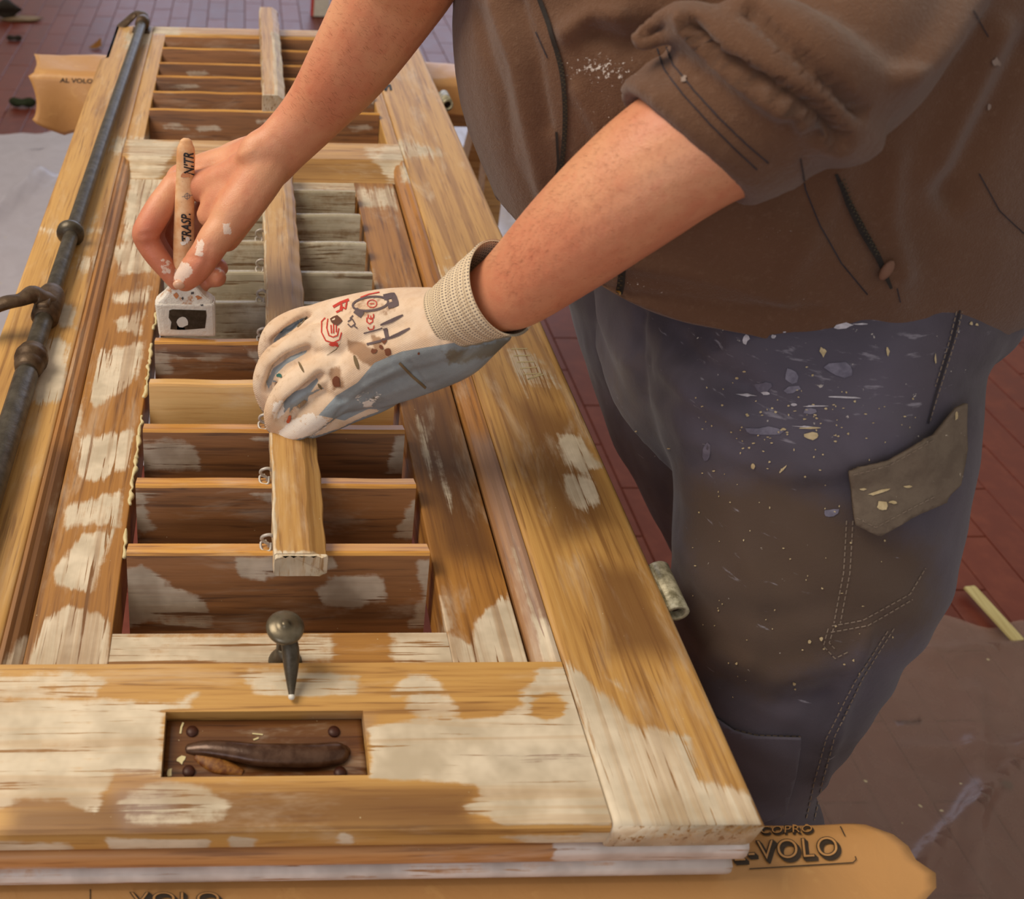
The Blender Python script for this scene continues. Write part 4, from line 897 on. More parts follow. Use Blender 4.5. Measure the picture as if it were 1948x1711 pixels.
decal('paint_marks', [blob(1505, 716, 12, 15, 9, .25), blob(1506, 740, 14, 8), blob(1598, 702, 26, 14, 10, .25, .1), blob(1455, 735, 16, 10), blob(1450, 820, 30, 8, 10, .4), blob(1580, 975, 14, 8, 9, .4, -.4), blob(1540, 783, 12, 6), blob(1345, 860, 8, 20)], TT, LP_, TR, .0007, stuff=True)
random.seed(11)
sc = [blob(1543, 828, 14, 7, 9, .35), blob(1540, 814, 18, 2), blob(1490, 816, 5, 3), blob(1433, 886, 4, 5), blob(1488, 893, 9, 2, 8, .4, -.8), blob(1566, 668, 5, 9, 8, .5), blob(1688, 668, 3, 8), blob(1778, 682, 2, 9), blob(1862, 560, 6, 8), blob(1846, 615, 3), blob(1857, 617, 3), blob(1562, 1215, 3, 4), blob(1540, 1220, 4, 3), blob(1510, 1300, 3), blob(1512, 1310, 2)]
for _ in range(90):
    x = random.gauss(1510, 110); y = random.gauss(795, 45); sc.append(blob(x, y, random.uniform(.8, 3.4), random.uniform(.8, 2.2), 6, .4))
for _ in range(70): sc.append(blob(random.uniform(1310, 1700), random.uniform(850, 1340), random.uniform(.8, 2.6), random.uniform(.8, 2.4), 6, .4))
decal('paint_specks', sc, TT, CP, TR, .0009, stuff=True)
decal('paint_marks', [blob(1675, 962, 10, 9, 9, .4), blob(1672, 935, 22, 3, 9, .4, -.3), blob(1640, 930, 6, 2), blob(1725, 925, 8, 2.5), blob(1615, 898, 14, 5, 9, .5), blob(1816, 790, 3, 8), blob(1696, 955, 8, 3)], FT, CP, FL, .0022, stuff=True)
# ---- boots
BOOT = simple('boot_leather', (70, 52, 38), .6, scale=80)
for x, y, a in ((.515, .49, 175), (.735, .65, 165)):
    c_, s_ = math.cos(math.radians(a)), math.sin(math.radians(a))
    V, N, Fc = remesh([tube([(-.055, 0, .045), (.03, 0, .045), (.12, 0, .038), (.185, 0, .032)], [(.042, .040), (.044, .042), (.050, .034), (.040, .026)], 20, 4, ref=(0, 1, 0)), tube([(-.02, 0, .04), (-.015, 0, .12), (-.02, 0, .17)], [.045, .048, .052], 18, 3)], .006, 3)
    V[:, 2] = np.maximum(V[:, 2], .006); V = np.column_stack([x+V[:, 0]*c_-V[:, 1]*s_, y+V[:, 0]*s_+V[:, 1]*c_, V[:, 2]+.001]); mk('boot', V, Fc, BOOT, MAN, True)
# ---- fleece jacket
def fleece_mat():
    t = NT('brown_fleece'); _, raw = t.coords((1, 1, 1), False)
    n = t.noise(raw, 8, 3, .6); m = t.noise(raw, 240, 4, .7); f = t.noise(raw, 900, 3, .7)
    c = t.mix(n, lin(112, 80, 60), lin(94, 67, 51)); c = t.mix(t.math('MULTIPLY', t.step(m, .5, .75), .35), c, lin(126, 98, 80))
    p = t.attr('paint'); s1 = t.noise(raw, 420, 3, .7)
    sp = t.step(t.math('ADD', t.math('MULTIPLY', p, .17), s1), .72, .77); sp = t.math('MULTIPLY', sp, t.step(p, .02, .3))
    c = t.mix(t.math('MULTIPLY', sp, .9), c, lin(222, 214, 206))
    s2 = t.noise(raw, 150, 2, .6); c = t.mix(t.math('MULTIPLY', t.step(s2, .80, .83), .5), c, lin(170, 140, 110))
    return t.fin(c, .95, t.bump(t.math('ADD', m, f), .6, .0016), Sheen_Weight=.22, Sheen_Roughness=.5, Specular_IOR_Level=.1)
FLE = fleece_mat()
rows = JROWS
tdir = np.array((-.35, .0, 1.0))
torso = tube([p for p, _ in rows], [r for _, r in rows], 44, 4, ref=tuple(RT), round_caps=False)
hem_band = ptube([(1010, 440, .80, .012)]*1+[(1030, 480, .79, .012)], 2)
sl = tube([D(1318, 268, .553), D(1345, 250, .548), D(1400, 212, .542), D(1490, 160, .535), D(1570, 118, .532), D(1630, 40, .545), D(1650, -120, .575), D(1620, -300, .63), D(1560, -400, .68)],
          [(.0480, .0465), (.0495, .0480), (.0545, .0525), (.0570, .0545), (.0585, .055), (.060, .056), (.066, .060), (.072, .066), (.07, .07)], 34, 5, ref=(.35, .4, .85), caps=True, round_caps=False)
_sa, _sb = D(1318, 268, .553), D(1400, 212, .542); _t = (_sb-_sa)/np.linalg.norm(_sb-_sa); _u = np.array((.35, .4, .85)); _u = _u-_t*(_u@_t); _u /= np.linalg.norm(_u)
def slant(V):
    V = np.array(V); r_ = V-_sa; al = r_@_t; return V-_t*(.011*(r_@_u)/.05*np.exp(-np.clip(al, 0, 1)/.035))[:, None]
sl = (slant(sl[0]), sl[1])
ridges = [ptube([(1228, 70, .520, .008), (1300, 40, .508, .013), (1400, 90, .492, .016), (1500, 170, .488, .017), (1580, 235, .498, .018), (1628, 262, .512, .0165)], 5),
          ptube([(1420, 20, .492, .014), (1520, 90, .482, .018), (1600, 150, .485, .018), (1680, 180, .500, .0155)], 5),
          ptube([(1560, 262, .515, .010), (1600, 280, .515, .012), (1640, 270, .52, .011)], 4),
          ptube([(1700, 190, .52, .012), (1690, 130, .515, .018), (1720, 60, .53, .022)], 4)]
sa, sb = D(1318, 268, .553), D(1400, 212, .542); st = (sb-sa)/np.linalg.norm(sb-sa); su = np.array((.35, .4, .85)); su = su-st*(su@st); su /= np.linalg.norm(su); sw = np.cross(st, su)
def roll(off, a, b, r):
    th = np.linspace(0, 2*math.pi, 41); Q = [sa+st*(off+.0012*math.sin(3*t))+su*a*math.cos(t)+sw*b*math.sin(t) for t in th]
    q_ = tube(Q, [r]*len(Q), 10, 1, ref=tuple(st), caps=False); return slant(q_[0]), q_[1]
ridges += [roll(-.001, .0490, .0475, .0056), roll(.0115, .0508, .0492, .0056), roll(.0255, .0520, .0505, .0062)]
rsl = tube([(.34, .92, 1.36), (.27, .86, 1.31), (.20, .79, 1.27)], [.072, .066, .062], 24, 4)
collar = tube([(.44, .72, 1.36), (.40, .72, 1.42), (.375, .715, 1.455)], [.095, .082, .072], 28, 4)
V, N, Fc = remesh([torso, sl, rsl, collar]+ridges, .0042, 3, .5)
FO = [([(1232, 90), (1215, 150), (1262, 238), (1335, 308), (1452, 338)], 4, -.0005), ([(1250, 70), (1238, 130), (1285, 215), (1360, 285), (1480, 318)], 4, -.0005), ([(1198, 165), (1222, 235), (1290, 318), (1385, 358)], 6, .0003), ([(1225, 110), (1216, 160), (1262, 222), (1340, 296), (1460, 326)], 6, .0003), ([(1312, 45), (1357, 107), (1470, 163), (1549, 208), (1600, 268)], 10, -.013), ([(1290, 30), (1330, 95), (1450, 185), (1530, 235)], 14, .006),
      ([(1425, 17), (1500, 90), (1560, 145), (1640, 215)], 9, -.008), ([(1240, 60), (1268, 110), (1270, 150)], 10, -.003), ([(1556, 262), (1530, 240), (1500, 235)], 10, -.005), ([(1842, 0), (1790, 80), (1725, 150)], 26, .010), ([(1948, 85), (1880, 220), (1808, 361)], 30, -.008), ([(1900, 60), (1840, 200), (1770, 330)], 26, .007),
      ([(940, 0), (985, 120), (1010, 260), (1035, 380)], 16, .006), ([(985, 0), (1020, 120), (1040, 240)], 12, -.004), ([(1130, 60), (1190, 90), (1240, 60)], 26, -.008), ([(1100, 170), (1140, 240), (1170, 330)], 14, .004), ([(1080, 60), (1130, 30), (1180, 30)], 22, .008),
      ([(1040, 520), (1200, 560), (1400, 585), (1560, 590)], 8, -.003), ([(1480, 420), (1600, 500), (1700, 560)], 40, .004), ([(1700, 300), (1690, 420), (1720, 520)], 22, .005), ([(1780, 320), (1820, 420), (1948, 440)], 20, -.003), ([(1200, 500), (1350, 530), (1500, 570)], 16, .004), ([(1600, 310), (1560, 420), (1500, 520)], 24, .003),
      ([(905, 20), (960, 180), (975, 300), (1015, 390)], 10, -.003)]
for p, wd, dp in FO: fold(V, N, p, wd, dp)
V += N*(.0016*np.sin(V[:, [0]]*43+V[:, [2]]*35)*np.sin(V[:, [1]]*37+V[:, [2]]*21))
zh = .968+np.clip(.50-V[:, 0], 0, .3)*.30-np.clip(V[:, 1]-.70, 0, .2)*.45+.030*np.exp(-((V[:, 0]-.40)/.065)**2)+.002*np.sin(V[:, 0]*40)              # hem line, higher at the front
low = (V[:, 2] < zh) & (V[:, 2] > .85); V[:, 2] = np.where(low, zh-.10*np.clip(zh-V[:, 2], 0, .05), V[:, 2])
JP = [([(1075, 115), (1130, 105), (1200, 118), (1215, 145), (1150, 158), (1090, 145)], 1), ([(1070, 135), (1110, 130), (1120, 150), (1075, 152)], .8), ([(1190, 530), (1260, 545), (1290, 560), (1200, 550)], .7), ([(1500, 540), (1560, 560), (1520, 575)], .5), ([(1090, 160), (1200, 150), (1160, 250), (1100, 230)], .35), ([(1380, 440), (1560, 430), (1560, 450), (1400, 460)], .3)]
JK = mk('fleece_jacket', V, Fc, FLE, MAN, True, {'paint': field(V, JP, 14)})
JT = bvh(V, Fc)
ZTAPE = simple('zip_tape', (40, 32, 28), .85, scale=400); ZTEETH = simple('zip_teeth', (70, 62, 46), .4, .3, bump=0); BRASS = simple('zip_brass', (140, 108, 54), .35, .6, bump=0)
zc = [(1028, -6), (1050, 55), (1066, 110), (1074, 150), (1078, 200), (1077, 260), (1070, 330)]
zq = [tuple(p[:2]) for p in catmull([(a, b, 0) for a, b in zc], 5)]
z1 = decal('zip', [stroke([(x-2, y) for x, y in zq], 9)], JT, ZTAPE, JK, .0018)
def teeth(name, q, tree, par, hw=4.2, off=.003):
    q = np.array(resample(q, 4.2, False)); out = []
    T = np.gradient(q, axis=0); T /= np.linalg.norm(T, axis=1)[:, None]
    for i, (p, t_) in enumerate(zip(q, T)):
        n_ = np.array([-t_[1], t_[0]]); s = hw if i % 2 else -hw; a = p; b = p+n_*s
        out.append(([a-t_*1.2, a+t_*1.2, b+t_*1.2, b-t_*1.2], [(0, 1, 2, 3)]))
    o = decal(name, out, tree, ZTEETH, par, off)
    if o: o['kind'] = 'stuff'
teeth('zip_teeth', [p for p in zq if p[1] > 100], JT, z1)
decal('zip_lining', [stroke([(1060, 250), (1063, 310), (1052, 370)], 5)], JT, ZTAPE, JK, .0015)
z2 = decal('zip', [stroke([(1186, 505), (1182, 540), (1176, 572)], 14)], JT, ZTAPE, JK, .0018); 
if z2: teeth('zip_teeth', [(1184, 505), (1181, 540), (1175, 575)], JT, z2); decal('zip_slider', [blob(1178, 556, 5, 8, 8, .1)], JT, BRASS, z2, .0035)
q = [(1590, 330), (1597, 348), (1612, 385), (1640, 440), (1668, 488), (1694, 548)]
pz = decal('pocket_zip', [stroke(q, 15, 6, True)], JT, ZTAPE, JK, .0022); teeth('zip_teeth', [(1600, 340), (1616, 385), (1644, 440), (1668, 484)], JT, pz, 4.5, .0036)
ppt = cast(JT, 1682, 512, .006); mk('zip_pull', *ball(ppt, .0040, (1, .7, 1.9), 12), simple('faded_tab', (128, 94, 76), .8), pz, True)
stitch('seam', [[(1522, 300), (1532, 360), (1560, 430), (1600, 500), (1650, 560)]], JT, SEAMD, JK, 2.6, 40, 0, .0008)
stitch('cuff_seam', [[(1250, 92), (1262, 130), (1300, 180), (1350, 235), (1400, 285), (1440, 322)], [(1268, 88), (1282, 124), (1320, 172), (1370, 226), (1422, 276), (1462, 310)]], JT, SEAMD, JK, 3.0, 60, 0, .0008)
stitch('seam', [[(1850, 20), (1880, 70)], [(1862, 330), (1900, 400), (1948, 445)], [(1020, 60), (1042, 110)], [(1706, 548), (1712, 575)]], JT, SEAMD, JK, 2.2, 40, 0, .0008)
decal('paint_marks', [blob(1893, 118, 7, 8, 9, .4), blob(1880, 203, 4, 6), blob(1300, 150, 6, 5, 9, .5)], JT, simple('chalky_paint', (150, 132, 122), .9), JK, .0012, stuff=True)
# ---- glove
def glove_mat():
    t = NT('glove_knit'); _, raw = t.coords((1, 1, 1), False)
    n = t.noise(raw, 22, 4, .6); m = t.noise(raw, 120, 5, .65); k = t.noise(raw, 900, 2, .5)
    c = t.mix(t.step(n, .3, .7), lin(228, 204, 180), lin(214, 180, 148)); c = t.mix(t.math('MULTIPLY', t.step(m, .45, .75), .35), c, lin(190, 156, 120))
    dt = t.math('ADD', t.attr('dirt'), t.math('MULTIPLY', t.math('SUBTRACT', m, .5), .9)); c = t.mix(t.math('MULTIPLY', t.math('MULTIPLY', t.step(dt, .42, .75), t.step(t.attr('dirt'), .04, .3)), .78), c, lin(136, 92, 56))
    g = t.step(t.math('ADD', t.attr('coat'), t.math('MULTIPLY', t.math('SUBTRACT', m, .5), .2)), .46, .54)
    gc = t.mix(t.step(n, .35, .65), lin(148, 156, 162), lin(128, 134, 138)); c = t.mix(g, c, gc)
    gd = t.math('MULTIPLY', g, t.step(t.math('ADD', t.attr('soil'), t.math('MULTIPLY', t.math('SUBTRACT', m, .5), .9)), .45, .7)); c = t.mix(t.math('MULTIPLY', gd, .8), c, lin(104, 92, 70))
    p = t.math('ADD', t.attr('paint'), t.math('MULTIPLY', t.math('SUBTRACT', t.noise(raw, 170, 4, .7), .5), 1.1)); pm = t.math('MULTIPLY', t.step(p, .48, .6), t.step(t.attr('paint'), .04, .3))
    c = t.mix(t.math('MULTIPLY', pm, .9), c, lin(238, 228, 218))
    r = t.math('SUBTRACT', .82, t.math('MULTIPLY', g, .42))
    wv = t.add('ShaderNodeTexWave', {'Vector': raw, 'Scale': 330., 'Distortion': 1.2}, wave_type='BANDS', bands_direction='DIAGONAL').outputs['Fac']
    return t.fin(c, r, t.bump(t.math('ADD', t.math('MULTIPLY', wv, t.math('SUBTRACT', 1., g)), t.math('ADD', k, m)), .3, .0007))
GLM = glove_mat()
gp = [H([(850, 612, .702, .024), (780, 612, .722, .0235), (700, 622, .742, .0225), (640, 650, .757, .0185)]),
      H([(850, 632, .702, .025), (780, 655, .722, .025), (710, 685, .742, .0235), (655, 725, .757, .0180)]),
      H([(840, 600, .715, .022), (740, 590, .740, .0185), (650, 598, .765, .0155), (600, 606, .780, .0128)]),
      H([(860, 665, .712, .022), (790, 695, .735, .0215), (720, 725, .757, .0190), (670, 748, .768, .0160)]),
      H([(955, 636, .690, .0080), (915, 655, .695, .014), (868, 682, .712, .018), (790, 715, .745, .018), (715, 742, .768, .0165), (690, 750, .772, .013)]),
      H([(620, 606, .776, .0130), (570, 612, .782, .0126), (528, 632, .790, .0118), (513, 660, .802, .0108), (514, 690, .815, .0095)]),      # little
      H([(640, 640, .762, .0148), (580, 655, .764, .0142), (528, 682, .772, .0132), (506, 722, .784, .0120), (512, 760, .800, .0110), (526, 786, .812, .0095)]),   # ring
      H([(650, 690, .756, .0150), (600, 712, .757, .0145), (552, 744, .764, .0136), (528, 780, .777, .0120), (526, 806, .790, .0105)]),      # middle
      H([(672, 742, .762, .0155), (630, 765, .765, .0142), (596, 792, .772, .0132), (568, 812, .782, .0120), (545, 822, .790, .0098)]),      # index
      H([(770, 715, .762, .017), (720, 752, .776, .0150), (668, 775, .784, .0140), (625, 796, .787, .0130), (590, 812, .792, .0112)])]      # thumb
V, N, Fc = remesh(gp, .0020, 3, .5)
for p, wd, dp in (([(585, 596), (548, 626), (520, 650)], 6, -.009), ([(584, 664), (545, 680), (518, 704), (508, 740)], 7, -.010), ([(608, 716), (580, 744), (550, 768), (532, 796)], 8, -.012), ([(640, 652), (600, 660)], 8, .001), ([(830, 560), (838, 610), (842, 660)], 5, -.0012),
                  ([(700, 600), (740, 640), (760, 700)], 6, -.0010), ([(780, 690), (800, 720), (812, 742)], 4, -.0016), ([(640, 790), (655, 770), (648, 758)], 4, -.0016), ([(700, 768), (705, 750)], 4, -.0012), ([(545, 800), (560, 790), (556, 775)], 4, -.0022), ([(760, 700), (700, 730), (650, 770)], 5, .0012)):
    fold(V, N, p, wd, dp)
coat = [([(845, 655), (905, 645), (1005, 618), (980, 680), (880, 720), (800, 752), (700, 778), (655, 800), (606, 790), (640, 752), (680, 728), (712, 690), (765, 668)], 1),
        ([(524, 668), (548, 645), (582, 622), (586, 632), (556, 656), (516, 676)], 0), ([(585, 664), (582, 672), (545, 692), (522, 715), (512, 742), (506, 728), (520, 700), (552, 678)], 1), ([(608, 714), (604, 728), (580, 760), (548, 776), (538, 790), (536, 768), (560, 745), (580, 738)], 1), ([(588, 604), (550, 632), (520, 652), (512, 655), (540, 624), (572, 606)], 1)]
dirt = [([(680, 560), (760, 555), (760, 600), (690, 610), (650, 600)], .55), ([(655, 640), (690, 650), (740, 680), (742, 700), (700, 700), (660, 670)], .9), ([(700, 630), (730, 640), (745, 690), (715, 690)], .8), ([(620, 700), (650, 690), (660, 740), (630, 750)], .8), ([(545, 610), (600, 590), (600, 610), (560, 625)], .45), ([(560, 640), (600, 620), (620, 640), (580, 650)], .5), ([(640, 575), (700, 560), (700, 580), (650, 590)], .6)]
fing = proj(V)
dd = np.maximum(field(V, dirt, 9), np.clip((700-fing[:, 0])/420, 0, .40))
under = np.clip((N@FW)*2.2+.2, 0, 1)
mk_at = {'coat': np.maximum(field(V, coat, 5), np.where(N[:, 2] < -.35, 1, 0)), 'dirt': dd, 'soil': field(V, [([(838, 668), (930, 648), (990, 630), (960, 680), (850, 700)], .85), ([(700, 745), (740, 740), (730, 770), (700, 775)], .6), ([(790, 735), (850, 720), (800, 755)], .5)], 14),
         'paint': field(V, [([(545, 800), (585, 782), (625, 790), (630, 805), (600, 832), (545, 842), (525, 825)], .68), ([(660, 745), (720, 735), (740, 760), (690, 782)], .45), ([(770, 720), (800, 715), (795, 735)], .5), ([(512, 765), (540, 760), (545, 790), (520, 800)], .7), ([(690, 762), (712, 765), (705, 776), (690, 774)], 1)], 7)}
GL = mk('glove', V, Fc, GLM, MAN, True, mk_at, label='knitted work glove with grey coated palm, paint-clotted fingertips')
GT = bvh(V, Fc)
# ribbed cuff
def cuff_mat():
    t = NT('glove_cuff_knit'); u = t.attr('u'); v = t.attr('v'); _, raw = t.coords((1, 1, 1), False); n = t.noise(raw, 30, 4, .6)
    def tri(x, k): return t.math('ABSOLUTE', t.math('SUBTRACT', t.math('FRACT', t.math('MULTIPLY', x, k)), .5))
    a = t.math('LESS_THAN', tri(u, 84.), .20); b = t.math('LESS_THAN', tri(v, 24.), .26); hole = t.math('MULTIPLY', a, b)
    d = t.math('SUBTRACT', 1., t.math('MULTIPLY', t.step(n, .35, .75), .4))
    c = t.mix(n, lin(226, 208, 182), lin(206, 182, 146)); c = t.mix(t.math('MULTIPLY', hole, .88), c, lin(78, 66, 74))
    g = t.step(t.attr('coat'), .4, .6); c = t.mix(t.math('MULTIPLY', g, .85), c, lin(132, 128, 112))
    h = t.math('ADD', t.math('MULTIPLY', hole, -1.), t.math('MULTIPLY', tri(u, 84.), -.8))
    return t.fin(c, .85, t.bump(h, .5, .0008))
pr = [D(846, 608, .700), D(870, 595, .692), D(900, 577, .678), D(930, 560, .665), D(957, 546, .653)]
rc = [(.0262, .0262), (.0285, .0275), (.0318, .0295), (.0345, .0315), (.0375, .0338)]
n0 = 120; Vo, _ = tube(pr, rc, n0, 8, ref=(.35, .4, .85), caps=False); m0 = len(Vo)//n0
Vi, _ = tube(pr, [(a-.0011, b-.0011) for a, b in rc], n0, 8, ref=(.35, .4, .85), caps=False)
tt_ = np.repeat(np.linspace(0, 1, m0), n0); uu_ = np.tile(np.arange(n0)/n0, m0)
ctr = np.repeat(Vo.reshape(m0, n0, 3).mean(1), n0, axis=0); out = Vo-ctr; out /= np.linalg.norm(out, axis=1)[:, None]
Vo = Vo+out*(.0007*np.sin(tt_*40+uu_*9)*(.4+tt_))[:, None]
VV = np.vstack([Vo, Vi]); Fq = []
for i in range(m0-1):
    for k in range(n0):
        j = (k+1) % n0; Fq.append((i*n0+k, (i+1)*n0+k, (i+1)*n0+j, i*n0+j)); o_ = m0*n0; Fq.append((o_+i*n0+k, o_+i*n0+j, o_+(i+1)*n0+j, o_+(i+1)*n0+k))
for e in (0, m0-1):
    for k in range(n0):
        j = (k+1) % n0; Fq.append((e*n0+k, e*n0+j, m0*n0+e*n0+j, m0*n0+e*n0+k))
U2 = np.tile(uu_, 2); V2_ = np.tile(tt_, 2)
mk('glove_cuff', VV, Fq, cuff_mat(), GL, True, {'u': U2, 'v': V2_, 'coat': field(VV, [([(836, 664), (900, 655), (960, 640), (1005, 622), (1010, 660), (880, 720)], 1)], 6)}, label='pale ribbed cuff of the glove')
RED = simple('red_print', (196, 58, 44), .75, bump=0); MARK = simple('faded_black_marker', (96, 80, 82), .8, bump=0); TEAL = simple('teal_speck', (50, 104, 96), .7, bump=0); BRN = simple('brown_stain', (112, 62, 36), .8, bump=0)
lg = [[(619, 604), (612, 612), (612, 632), (620, 648), (634, 652), (646, 646), (650, 632)], [(624, 606), (622, 624), (626, 638), (634, 641), (642, 638), (645, 624)], [(630, 618), (631, 634)], [(635, 616), (635, 634)], [(640, 616), (640, 632)], [(634, 652), (628, 657), (636, 656), (644, 659), (640, 652)], [(626, 655), (634, 651), (643, 653)]]
decal('red_emblem', [stroke(p, 2.3, 3) for p in lg]+[blob(635, 655, 6, 4, 8)], GT, RED, GL, .0006)
decal('red_print', [stroke([(634, 584), (648, 576), (664, 570)], 5, 3), stroke([(640, 594), (648, 590), (650, 578)], 4, 3), stroke([(650, 592), (652, 584), (658, 588), (660, 574)], 3, 3), stroke([(686, 566), (702, 560), (722, 556)], 2.2, 3)], GT, RED, GL, .0006)
def ellp(x, y, rx, ry, rot=0, n=20): return [(x+rx*math.cos(2*math.pi*k/n)*math.cos(rot)-ry*math.sin(2*math.pi*k/n)*math.sin(rot), y+rx*math.cos(2*math.pi*k/n)*math.sin(rot)+ry*math.sin(2*math.pi*k/n)*math.cos(rot)) for k in range(n+1)]
decal('red_print', [stroke(ellp(708, 578, 9, 7), 1.6, 2), stroke([(704, 578), (712, 578)], 1.5, 2), stroke([(698, 604), (698, 612), (703, 616), (709, 612), (709, 606)][::1], 2.2, 2), stroke([(704, 610), (704, 604)], 0.1, 2),
     stroke([(700, 622), (703, 627), (710, 626), (712, 619)], 2.2, 2), stroke([(701, 598), (700, 604), (705, 607), (711, 604), (711, 597)], 2.2, 2), stroke([(705.5, 606), (705.5, 600)], 1.8, 2)], GT, RED, GL, .0006)
decals('marker_line', [stroke([(724, 618), (745, 610), (767, 599)], 6.5, 3, True), stroke([(736, 645), (758, 636), (780, 624)], 6, 3, True), stroke([(733, 624), (737, 642)], 8, 3), stroke([(692, 634), (712, 629), (728, 624)], 2.6, 3), stroke([(698, 655), (722, 649), (742, 642)], 4, 3),
      stroke(ellp(705, 578, 34, 13, -.12), 4, 3), stroke([(730, 566), (748, 562), (754, 578), (738, 582)], 11, 3), stroke([(676, 590), (690, 600)], 12, 3), stroke([(662, 612), (670, 606), (676, 616), (668, 622), (662, 616)], 2.2, 2), stroke([(672, 618), (680, 624)], 2.4, 2), stroke([(666, 606), (672, 600)], 2.2, 2)], GT, MARK, GL, .0007)
decals('marker_line', [blob(640, 610, 12, 9, 9, .2)], GT, simple('brown_marker', (98, 60, 42), .8, bump=0), GL, .0009)
decals('stain', [stroke([(568, 688), (578, 708)], 4.5, 3, True), stroke([(674, 676), (682, 702)], 7, 3, True), stroke([(622, 676), (640, 664), (648, 652)], 1.6, 3, True), stroke([(605, 730), (612, 740)], 5, 3, True), stroke([(566, 622), (584, 602)], 4.5, 3, True), stroke([(760, 690), (785, 716), (810, 738)], 5, 4)], GT, simple('olive_stain', (118, 98, 70), .8, bump=0), GL, .0006)
decals('stain', [blob(712, 668, 6, 5, 9, .3), blob(726, 660, 4), blob(738, 668, 7, 8, 9, .3), blob(730, 648, 5, 6), blob(797, 672, 2.2), blob(640, 726, 8, 12, 9, .4)], GT, BRN, GL, .0007)
decals('stain', [blob(532, 714, 6, 4.5, 7, .4)], GT, TEAL, GL, .0007)
decal('orange_tab', [blob(550, 798, 5, 9, 8, .3, .4)], GT, simple('orange_tab', (206, 96, 54), .7, bump=0), GL, .0008)
# ---------------------------------------------------------------- paint brush
a0, a1 = D(354, 272, .838), D(348, 512, .888)
b0 = Zp(357, 634, ZB+.0065); dirb = (b0-a1)/np.linalg.norm(b0-a1)
BR = thing('paint_brush', 'flat brush with a marked pale wooden handle, held in the bare hand against the slats', 'brush', tuple(b0))
HW = NT('brush_handle_wood'); _, raw = HW.coords((1, 1, 1), False); n = HW.noise(raw, 60, 4, .6); m = HW.noise(raw, 500, 3, .6)
c = HW.mix(HW.step(n, .35, .65), lin(222, 182, 140), lin(206, 148, 98)); c = HW.mix(HW.step(m, .68, .74), c, lin(120, 82, 56)); HWM = HW.fin(c, .5, HW.bump(n, .2, .001))
wd = RT-dirb*(RT@dirb); wd /= np.linalg.norm(wd)
hp = [a0, a0+(a1-a0)*.06, a0+(a1-a0)*.25, a0+(a1-a0)*.5, a0+(a1-a0)*.75, a1, a1+(b0-a1)*.25]
V, Fc = tube(hp, [(.0062, .0038), (.0086, .005), (.0088, .0058), (.0096, .0066), (.0102, .0068), (.0098, .0064), (.0105, .0062)], 20, 5, ref=tuple(RT))
mk('handle', V, Fc, HWM, BR, True); HT = bvh(V, Fc)
nb = np.cross(wd, dirb); nb /= np.linalg.norm(nb)
if nb@FW > 0: nb = -nb
def slab(levels, name, mat, label=None, bev=.0015):
    """stack of rectangles: (t along the brush, half width, half thickness)"""
    V = []
    for t_, hw, ht in levels:
        c_ = a1+(b0-a1)*t_
        for k in range(16):
            a = 2*math.pi*k/16+.001; cx, cy = math.cos(a), math.sin(a); s = lambda v, p: math.copysign(abs(v)**p, v)
            V.append(c_+wd*hw*s(cx, .28)+nb*ht*s(cy, .35))
    n_ = len(levels); Fc = [(i*16+k, i*16+(k+1) % 16, (i+1)*16+(k+1) % 16, (i+1)*16+k) for i in range(n_-1) for k in range(16)]+[tuple(range(16)), tuple((n_-1)*16+k for k in range(16))]
    V, Fc = fixn(np.array(V), Fc); return mk(name, V, Fc, mat, BR, False, label=label), V, Fc
def caked(name, base, cov, bs=260):
    t = NT(name); _, raw = t.coords((1, 1, 1), False); n = t.noise(raw, 90, 5, .65); m = t.noise(raw, bs, 4, .6)
    k = t.step(n, .5-cov, .62-cov); c = t.mix(k, base, lin(226, 220, 210)); return t.fin(c, .45, t.bump(t.math('ADD', n, m), .6, .0015))
o1, V1, F1 = slab([(.10, .011, .006), (.22, .013, .007), (.36, .0215, .0085), (.44, .0285, .0090), (.47, .0295, .0092)], 'brush_shoulder', caked('caked_shoulder', lin(190, 140, 104), .16))
o2, V2b, F2b = slab([(.46, .0300, .0098), (.48, .0308, .0102), (.94, .0300, .0085), (.965, .0298, .0080)], 'ferrule', caked('caked_ferrule', lin(120, 110, 98), .42), 'metal ferrule caked with white paint')
slab([(.955, .0292, .0076), (1.0, .0300, .0055)], 'bristles', caked('bristle_white', lin(150, 138, 120), .22, 900))
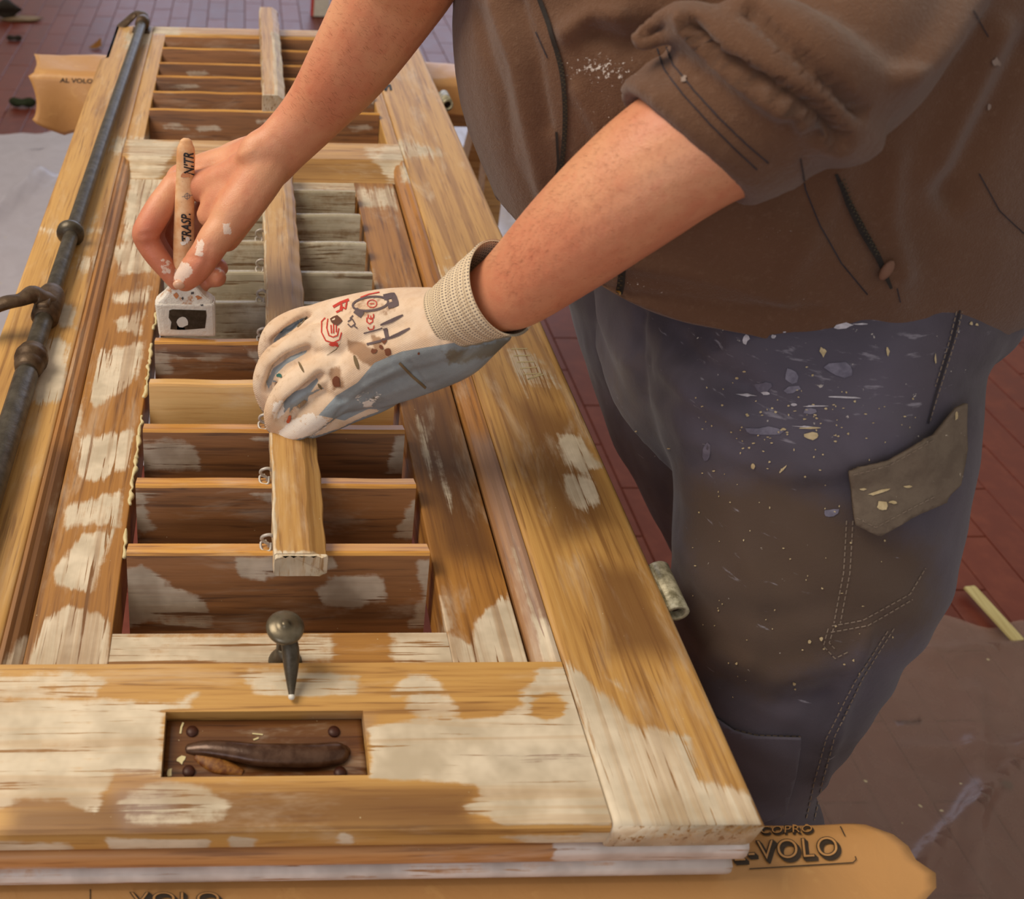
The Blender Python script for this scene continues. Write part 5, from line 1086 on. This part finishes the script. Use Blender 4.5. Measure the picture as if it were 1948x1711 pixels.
FTb = bvh(V2b, F2b); STb = bvh(V1, F1)
METAL = simple('bare_ferrule_metal', (92, 86, 76), .35, .6, 20, 200)
win = [(322, 590), (328, 588), (392, 590), (393, 600), (390, 624), (352, 627), (350, 618), (345, 612), (337, 612), (337, 627), (324, 626), (326, 612), (321, 604)]
bmw = bmesh.new(); vs = [bmw.verts.new((x, y, 0)) for x, y in win]; bmw.faces.new(vs); bmesh.ops.triangulate(bmw, faces=bmw.faces[:]); bmw.verts.index_update(); wp = [v.co[:2] for v in bmw.verts]; wf = [tuple(v.index for v in f.verts) for f in bmw.faces]; bmw.free()
decal('bare_metal_patch', [(wp, wf)], FTb, METAL, BR, .0005); decal('paint_marks', [blob(347, 612, 11, 10, 12, .1)], FTb, simple('fresh_white', (228, 224, 216), .4), BR, .0008)
decal('paint_marks', [blob(334, 562, 6, 5, 9, .5), blob(378, 566, 5, 4, 9, .5)], [STb, FTb], simple('orange_stain', (196, 128, 82), .5), BR, .0006); decal('paint_marks', [blob(347, 567, 2, 3, 8, .4), blob(366, 557, 2.5, 3, 8, .4), blob(384, 580, 3, 1.5)], [STb, FTb], simple('black_fleck', (70, 66, 70), .5), BR, .0008)
PENW = simple('black_pen', (34, 30, 34), .6, bump=0)
for txt, x, y, s_ in (('NITR', 368, 334, 24), ('TRASP.', 363, 462, 23)):
    P, f_ = text2d(txt, s_, .022, shear=.25, spacing=1.0); decal('pen_writing', [(place2d(P, x, y, (-.02, -.80), (-1.05, -.05)), f_)], HT, PENW, BR, .0011)
decal('pen_writing', [stroke(ellp(356, 373, 5, 5), .9, 2), stroke([(356, 366), (356, 380)], .9, 2), stroke([(346, 374), (366, 371)], .9, 2)], HT, simple('grey_pen', (110, 104, 110), .6, bump=0), BR, .0005)
decal('worn_patch', [blob(352, 333, 9, 5, 10, .2)], HT, simple('worn_wood', (196, 128, 82), .5), BR, .0004)
decal('paint_marks', [blob(350, 462, 6, 4), blob(356, 456, 4, 6)], HT, bpy.data.materials['fresh_white'], BR, .0007)
